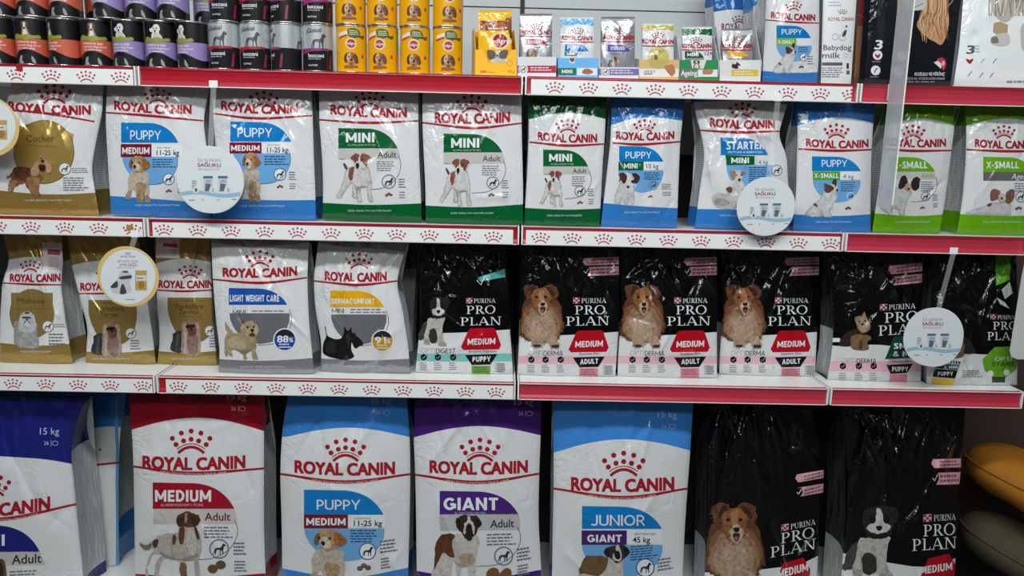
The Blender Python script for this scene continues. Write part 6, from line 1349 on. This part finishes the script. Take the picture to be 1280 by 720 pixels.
A.poly(sm([(1150, -60), (1186, -50), (1184, 0), (1186, 30), (1178, 55), (1168, 52), (1158, 46), (1146, 32), (1152, 10)]), film(gs), 2, 'dog_picture'); A.poly(sm([(1124, -60), (1140, -50), (1136, 10), (1139, 30), (1130, 44), (1122, 48)]), film((188, 132, 88)), 2, 'dog_picture')
rn = random.Random(5)
for i in range(34):
    x = 1150 + i * 1.0; e = rn.uniform(30, 54); A.stroke(curve([(x + rn.uniform(-3, 3), -40), (x + rn.uniform(-2, 3), 8), (x + rn.uniform(-5, 4), 26), (x + rn.uniform(-4, 6), e)], 12), np.linspace(1.9, .5, 13), film(((240, 206, 168), (150, 96, 62), (226, 184, 140), (186, 128, 84))[i % 4]), 3 + (i % 12) * .25, 'dog_picture')
for i in range(12):
    x = 1124 + i * 1.2; A.stroke(curve([(x, -20), (x + rn.uniform(-2, 2), 14), (x + rn.uniform(-3, 3), 28), (x + rn.uniform(-4, 3), 44)], 9), 1.3, film(((226, 182, 140), (140, 86, 54))[i % 2]), 3.6, 'dog_picture')
A.poly(sm([(1126, -40), (1150, -40), (1157, 4), (1152, 12), (1140, 13), (1130, 9)]), film((214, 218, 216)), 5, 'dog_picture'); A.stroke(curve([(1130, 5), (1140, 10), (1154, 4)], 8), .8, film((80, 80, 84)), 6, 'dog_picture'); A.stroke([(1182, 12), (1190, 2), (1196, -12)], 1.2, film((150, 150, 160)), 3, 'dog_picture')
A.t('3', 1093, 1103, 61.5, 11, fW, 4, 'product_panel', .03, .1)
for cx, cy in ((1097, 69), (1094.5, 88), (1127, 70.5), (1122.5, 90)): A.poly(ell(cx, cy, 6, 6, 20), fW, 3, 'product_panel'); A.para(cx - 7, cx + 7, cy + 7.6, 1, 2.6, film((140, 142, 146)), 3, 'product_panel')
A.poly(sm([(1094, 67), (1097, 69), (1100, 67), (1100, 70), (1097, 73), (1094, 70)], 2), film((170, 30, 66)), 4, 'product_panel')
for cx, cy in ((1094.5, 88), (1127, 70.5), (1122.5, 90)): A.stroke([(cx - 2, cy + 3), (cx + .5, cy - 1), (cx + 2, cy - 3)], 1.4, film((60, 62, 66)), 4, 'product_panel')
A.poly(sm([(1171, 75), (1177, 72), (1182, 76), (1182, 83), (1179, 88), (1176, 83)]), film((206, 60, 88)), 3, 'product_panel'); A.poly([(1167, 78), (1172, 76), (1177, 80), (1176, 86)], fW, 4, 'product_panel'); A.poly(sm([(1178, 76), (1181, 79), (1178, 83)]), film((236, 196, 200)), 4, 'product_panel')
A.t('KUZULU VE PİRİNÇ', 1143, 1181, 94.5, 3.8, fW, 4, 'product_panel', .03, .2); A.t('KÜÇÜK IRK YETİŞKİN KÖPEK MAMASI', 1132, 1181, 99.6, 2.8, film((190, 192, 196)), 4, 'product_panel', .01, .2); A.para(1130, 1181, 101.5, 1, 3, film((150, 152, 156)), 3, 'product_panel')
bag('tall black bag printed with long golden dog hair, behind the clear panel', [(1090, -36), (1088, 0), (1084, 60), (1080, 104)], [(1206, -36), (1201, 0), (1194, 60), (1188, 108)], Z1, A, film((24, 26, 32)), y0=.02, lean=.02, B=.008, dep=.034, seed=76, nc=6, amp=.002, nu=30, nv=34, gus=[(1.01, film((24, 26, 32)))])
A = Art()
A.poly(sm([(1236, -60), (1330, -60), (1330, 30), (1286, 18), (1272, 16), (1258, 28), (1246, 22), (1238, 4)]), film((196, 190, 184)), 2, 'dog_picture'); A.poly(sm([(1252, -20), (1280, -30), (1290, -4), (1266, 2)]), film((150, 128, 112)), 3, 'dog_picture')
for i in range(36): x = 1240 + i * 1.7; A.stroke(curve([(x, -20), (x + rn.uniform(-4, 4), 0), (x + rn.uniform(-5, 5), 20)], 8), 1.3, film(((158, 142, 130), (232, 228, 224), (196, 180, 168))[i % 3]), 3.7 + (i % 10) * .12, 'dog_picture')
A.poly([(1242, 29), (1250, 27), (1260, 31), (1259, 42), (1246, 43), (1241, 40)], film((190, 162, 128)), 3, 'dog_picture'); A.poly(sm([(1238, 50), (1246, 43), (1260, 42), (1262, 54), (1252, 58), (1240, 55)]), film((214, 210, 206)), 4, 'dog_picture'); A.poly(sm([(1239, 47), (1246, 46), (1248, 53), (1240, 54)]), film((140, 130, 120)), 5, 'dog_picture'); A.poly(sm([(1278, 30), (1300, 26), (1300, 60), (1280, 64), (1276, 50)]), film((204, 200, 196)), 3, 'dog_picture')
A.t('3', 1208, 1218, 67, 10, film((96, 96, 100)), 4, 'product_panel', .03, .1); A.para(1218, 1225, 57, 3, 3.4, film((180, 182, 184)), 3, 'product_panel'); A.poly(sm([(1208, 73), (1212, 75), (1216, 73), (1216, 76), (1212, 80), (1208, 76)], 2), film((176, 40, 60)), 4, 'product_panel')
for cx, cy, c in ((1228, 76, (170, 200, 226)), (1243, 76, (150, 160, 172)), (1212, 92, (150, 156, 160)), (1226, 94, (150, 156, 160)), (1239, 94, (150, 156, 160))): A.stroke([(cx - 2, cy + 3), (cx + 1, cy - 1), (cx + 3, cy - 3)], 1.4, film(c), 3, 'icon_row')
A.para(1258, 1290, 101, 1, 4, film((150, 152, 154)), 3, None, .6)
bag('tall white bag printed with a furry grey and brown animal and its paw', [(1207, -36), (1204, 0), (1199, 60), (1192, 106)], [(1345, -36), (1340, 0), (1330, 60), (1318, 111)], Z1, A, film((250, 253, 253)), y0=.02, lean=.02, B=.012, dep=.05, seed=77, nc=8, amp=.004, nu=30, nv=34, gus=[(1.01, film((250, 253, 253)))])

# ------------------------------------------------------------------ round hanging tags
CLEAR = mat((232, 236, 238), .12, 0, 0, 30, 0, .5, .09); DISC = mat((208, 212, 214), .42)


def disc(label, cx, cy, r, Y, art, rim=None, zrail=None, sx=0.0):
    c = on_y(cx, cy, Y); e = on_y(cx + r, cy, Y); rr = float(np.linalg.norm(e - c))
    root = empty('hanging_tag', tuple(c), label, 'shelf tag'); q = MB(); n = 56
    V = []; Fc = []
    for yy, k in ((Y, .985), (Y + .0004, 1.0), (Y + .0014, 1.0)):
        for i in range(n): a = 2 * math.pi * i / n; V.append((c[0] + k * rr * math.cos(a), yy, c[2] + k * rr * math.sin(a)))
    for j in range(2):
        for i in range(n): m = (i + 1) % n; Fc.append((j * n + i, j * n + m, (j + 1) * n + m, (j + 1) * n + i))
    Fc += [tuple(range(n)), tuple(range(3 * n - 1, 2 * n - 1, -1))]; q.add(V, Fc, rim or DISC); q.build('disc', root)
    G = sheet([(cx - r, cy - r), (cx - r, cy + r)], [(cx + r, cy - r), (cx + r, cy + r)], -9, Y - .0002, 0, 0, lambda u, v: 0 * u, 2, 2); G.P[..., 1] = Y - .0002
    for V_, T_, m_, l_, p_ in art.items: pass
    art.items = [(a, b, m, l, 'printed_face') for a, b, m, l, p in art.items]
    for o in G.build(art, root).values(): tag(o, 'printed face of the tag')
    zr = zrail; q = MB(); x = c[0] + sx; b = .012
    q.hexa([(c[0] - b * .6, Y + .0016, c[2] + rr * .5), (c[0] + b * .6, Y + .0016, c[2] + rr * .5), (c[0] + b * .6, Y + .0021, c[2] + rr * .5), (c[0] - b * .6, Y + .0021, c[2] + rr * .5), (x - b * .6, -.0182, zr), (x + b * .6, -.0182, zr), (x + b * .6, -.0176, zr), (x - b * .6, -.0176, zr)], CLEAR)
    hs = tag(q.build('hanging_strip', root), 'clear plastic strip'); q = MB(); q.box(x - .011, x + .011, -.0186, -.0170, zr - .002, zr + .016, mat((230, 232, 232), .3)); tag(q.build('clip', root), 'small white clip').parent = hs
    return root


def art_white(cx, cy, r):
    A = Art(); k = r / 42.0; X = lambda v: cx + (v - 263) * k; Y = lambda v: cy + (v - 225) * k
    A.poly(ell(cx, cy, r * .985, r * .985, 48), DISC, .5)
    pr = ink((168, 110, 124)); A.t('İLK GÜNDEN', X(247), X(275.5), Y(202), 3.6 * k, ink((150, 120, 130)), 2, bold=-.004); A.t('SAĞLIKLI', X(247), X(276), Y(208.3), 4.2 * k, ink((140, 50, 74)), 2, bold=.02); A.t('BİR BAŞLANGIÇ', X(248), X(275), Y(212.8), 2.6 * k, ink((178, 140, 150)), 2, bold=-.004)
    wv = [(cx + r * .96 * t, Y(240 + 2.2 * math.sin(3.5 * t))) for t in np.linspace(-.93, .93, 24)]; A.poly(wv + [(x, y + 5 * k) for x, y in wv[::-1]], ink((150, 190, 214)), 1)
    for x0 in (254, 272.5): A.rect(X(x0), Y(220), X(x0 + 12), Y(240), ink((208, 212, 214)), 2); A.rect(X(x0), Y(220), X(x0 + 12), Y(223), ink((62, 116, 150)), 3); A.poly([(X(x0 + 3), Y(229)), (X(x0 + 10), Y(230)), (X(x0 + 7), Y(239)), (X(x0 + 2), Y(239))], ink((92, 110, 128)), 3); A.para(X(x0 + 3), X(x0 + 11), Y(225), 2, 2 * k, ink((120, 90, 100)), 3)
    A.rect(X(239.5), Y(225), X(246.5), Y(239), ink((216, 218, 220)), 2); A.para(X(240), X(246), Y(226), 4, 2.6 * k, ink((110, 116, 124)), 3)
    for i, x in enumerate((245, 266, 285)): A.poly(ell(X(x), Y(237.5), 4.2 * k, 4.2 * k, 16), ink((222, 224, 226)), 4); A.t('123'[i], X(x - 1.2), X(x + 1.4), Y(239.4), 4 * k, ink((74, 84, 96)), 5, bold=0)
    A.para(X(236), X(246), Y(249.5), 1, 3 * k, ink((120, 120, 124)), 2); A.para(X(252), X(256), Y(249), 1, 3 * k, ink((150, 150, 154)), 2); A.para(X(271), X(276), Y(249), 1, 3 * k, ink((150, 150, 154)), 2); A.para(X(290), X(297), Y(248.6), 1, 3 * k, ink((120, 120, 124)), 2)
    return A


def art_gold(cx, cy, r):
    A = Art(); k = r / 38.5; X = lambda v: cx + (v - 160) * k; Y = lambda v: cy + (v - 345) * k
    A.poly(ell(cx, cy, r * .895, r * .895, 48), DISC, 1)
    crown(A, X(160), Y(316), 7 * k, ink((110, 60, 70)), 2, None, 0, False); A.t('ROYAL CANIN', X(150.5), X(169), Y(320.8), 2.2 * k, ink((140, 60, 70)), 2, bold=.01); A.t('BENZER AMA', X(147), X(173), Y(327), 2.8 * k, ink((150, 146, 140)), 2, bold=0); A.t('AYNI DEĞİL', X(149.5), X(171.5), Y(331.8), 3.4 * k, ink((90, 88, 92)), 2, bold=.01); A.para(X(146), X(176), Y(333.4), 1, 1.8 * k, ink((170, 160, 150)), 2)
    A.poly(sm([(X(150), Y(340)), (X(155), Y(337)), (X(162), Y(339)), (X(165), Y(346)), (X(162), Y(352)), (X(164), Y(364)), (X(144), Y(366)), (X(138), Y(358)), (X(145), Y(350))]), ink((204, 204, 206)), 2); A.poly(sm([(X(150), Y(345)), (X(164), Y(343)), (X(163), Y(347)), (X(151), Y(348))]), ink((70, 72, 76)), 3)
    A.poly(sm([(X(138), Y(358)), (X(146), Y(350)), (X(147), Y(358))]), ink((66, 68, 72)), 3); A.poly(sm([(X(152), Y(355)), (X(155), Y(355)), (X(158), Y(365)), (X(150), Y(366))]), ink((70, 72, 76)), 3); A.poly(sm([(X(152), Y(339)), (X(158), Y(337)), (X(160), Y(340))]), ink((90, 92, 96)), 3)
    A.rect(X(169), Y(337), X(183.5), Y(362), ink((196, 160, 92)), 2); A.rect(X(170), Y(343), X(183), Y(350), ink((220, 216, 206)), 3); A.para(X(171), X(182), Y(346), 1, 3 * k, ink((160, 40, 54)), 4); A.poly(ell(X(176.5), Y(355), 4 * k, 5 * k, 14), ink((160, 124, 62)), 3); A.stroke([(X(156), Y(373.5)), (X(169), Y(373.5))], 1 * k, ink((140, 160, 140)), 2)
    return A


RIMG = mat((206, 178, 110), .4)
disc('white round tag hanging between the two tan puppy bags', 263, 225, 42, -.058, art_white(263, 225, 42), None, Z1 - .046, .004)
disc('white round tag hanging in front of the crumpled starter bag', 957.5, 258.5, 36.5, -.05, art_white(957.5, 258.5, 36.5), None, Z1 - .046, .02)
disc('white round tag hanging in front of the lowest black bags', 1167, 421.5, 37.5, -.05, art_white(1167, 421.5, 37.5), None, Z2 - .046, .045)
disc('gold-rimmed round tag hanging in front of the gold terrier bag', 160, 346, 38.5, -.05, art_gold(160, 346, 38.5), RIMG, Z2 - .046, .01)
disc('gold-rimmed round tag cut by the edge, beside the gold spaniel bag', -14, 158, 37.5, -.05, art_gold(-14, 158, 37.5), RIMG, Z1 - .046, .0)

# ------------------------------------------------------------------ clear plastic panels
CL2 = mat((206, 212, 216), .3, 0, 0, 30, 0, .5, .62)
xp = float(on_y(1112, 110, -.0175)[0])
root = empty('acrylic_panel', (xp, -.05, Z1 - .36), 'frosted clear plastic panel standing out from the top shelf edge, before the lime bag', 'plastic panel')
zb = float(on_y(1095, 262, -.09)[2])
q = MB(); q.prism([(-.0165, zb + .004), (-.09, zb), (-.096, zb + .012), (-.096, 2.05), (-.0165, 2.05)], 'x', xp - .0012, xp + .0012, CL2); q.build('clear_sheet', root)
q = MB(); q.prism([(-.0958, zb + .012), (-.0985, zb + .012), (-.0985, 2.05), (-.0958, 2.05)], 'x', xp - .0014, xp + .0014, mat((236, 232, 224), .35)); tag(q.build('edge_strip', root), 'bright polished edge')
q = MB(); q.box(xp - .004, xp + .004, -.0165, -.0162, Z1 - .04, Z1 + .002, CL2); q.build('mounting_tab', root)
P0 = [(1284, 312), (1277, 345), (1269, 395), (1262, 438), (1264, 446), (1272, 449), (1330, 449), (1330, 312)]
q = MB(); W0 = [on_y(a, b, -.03) for a, b in P0]
root = empty('plastic_sheet', (float(W0[0][0]), -.03, float(W0[5][2])), 'milky plastic sheet hanging at the shelf end beside the lime badge bag', 'plastic sheet')
q.prism([(float(p[0]), float(p[2])) for p in W0], 'y', -.031, -.0298, mat((206, 208, 206), .35, 0, 0, 30, 0, .5, .8)); q.build('hanging_sheet', root)
q = MB(); q.box(float(W0[0][0]) + .002, float(W0[0][0]) + .03, -.0298, -.0155, Z2 - .046, Z2 - .004, mat((206, 208, 206), .35)); q.build('hanging_tab', root)

# ------------------------------------------------------------------ pet cushions past the shelf end


def cushion(label, cx, cy, cz, rx, ry, h, tilt, rgb, seed):
    root = empty('pet_cushion', (cx, cy, cz - h), label, 'pet cushion'); rn = random.Random(seed); ph = [rn.uniform(0, 6) for _ in range(4)]
    n, m = 72, 26; V = []; Fc = []; ca, sa = math.cos(tilt), math.sin(tilt)
    def pt(a, b, e=1.0):
        c = abs(math.cos(b)) ** .55; s = math.copysign(abs(math.sin(b)) ** .9, math.sin(b)); x = rx * c * math.cos(a); y = ry * c * math.sin(a)
        z = h * s * (1 + .05 * math.sin(3 * a + ph[0]) + .03 * math.sin(7 * a + ph[1])) ; x *= e; y *= e
        return (cx + ca * x + sa * z, cy + y, cz - sa * x + ca * z)
    for j in range(m + 1):
        for i in range(n): V.append(pt(2 * math.pi * i / n, -math.pi / 2 + math.pi * j / m))
    for j in range(m):
        for i in range(n): k = (i + 1) % n; Fc.append((j * n + i, j * n + k, (j + 1) * n + k, (j + 1) * n + i))
    f = mat(rgb, .85, 0, .12, 60, 0, .2, 1, 'fabric'); cc = mesh_obj('cushion_cover', V, Fc, [f], None, None, root)
    V = []; Fc = []; r = .0045
    for i in range(n):
        c = np.array(pt(2 * math.pi * i / n, .0, 1.004)); o = np.array([math.cos(2 * math.pi * i / n), math.sin(2 * math.pi * i / n), 0])
        for k in range(6): V.append(tuple(c + r * math.cos(k * math.pi / 3) * o + np.array([0, 0, r * math.sin(k * math.pi / 3)])))
    for i in range(n):
        for k in range(6): a, b = i * 6 + k, i * 6 + (k + 1) % 6; c2, d2 = ((i + 1) % n) * 6 + k, ((i + 1) % n) * 6 + (k + 1) % 6; Fc.append((a, c2, d2, b))
    mesh_obj('piping', V, Fc, [mat([c * .9 for c in rgb], .8)], None, None, root).parent = cc
    return root


def cpos(px, py, Y): return [float(v) for v in on_y(px, py, Y)]


yc = .22
a = cpos(1322, 618, yc); cushion('mustard yellow round pet cushion on top of the stack past the shelf end', a[0], yc, a[2], .30, .22, .085, math.radians(20), (166, 106, 28), 1)
b = cpos(1316, 706, yc); cushion('olive grey pet cushion under the yellow one', b[0], yc, b[2], .31, .22, .085, math.radians(22), (76, 69, 52), 2)
c = cpos(1316, 792, yc); cushion('pale grey pet cushion at the bottom of the cushion stack', c[0], yc, c[2], .30, .22, .075, math.radians(14), (150, 150, 148), 3)
q = MB(); zz = c[2] - .10
st = empty('cushion_stand', (c[0], yc, 0), 'low dark wooden stand under the pet cushions', 'stand')
wd = mat((60, 44, 34), .6); q.box(c[0] - .26, c[0] + .34, yc - .2, yc + .2, zz - .1, zz - .06, wd); q.build('stand_top', st, bevel=.003)
for sx in (-.24, .30):
    for sy in (-.17, .17): q = MB(); q.box(c[0] + sx - .02, c[0] + sx + .02, yc + sy - .02, yc + sy + .02, 0, zz - .1, wd); q.build('leg', st)
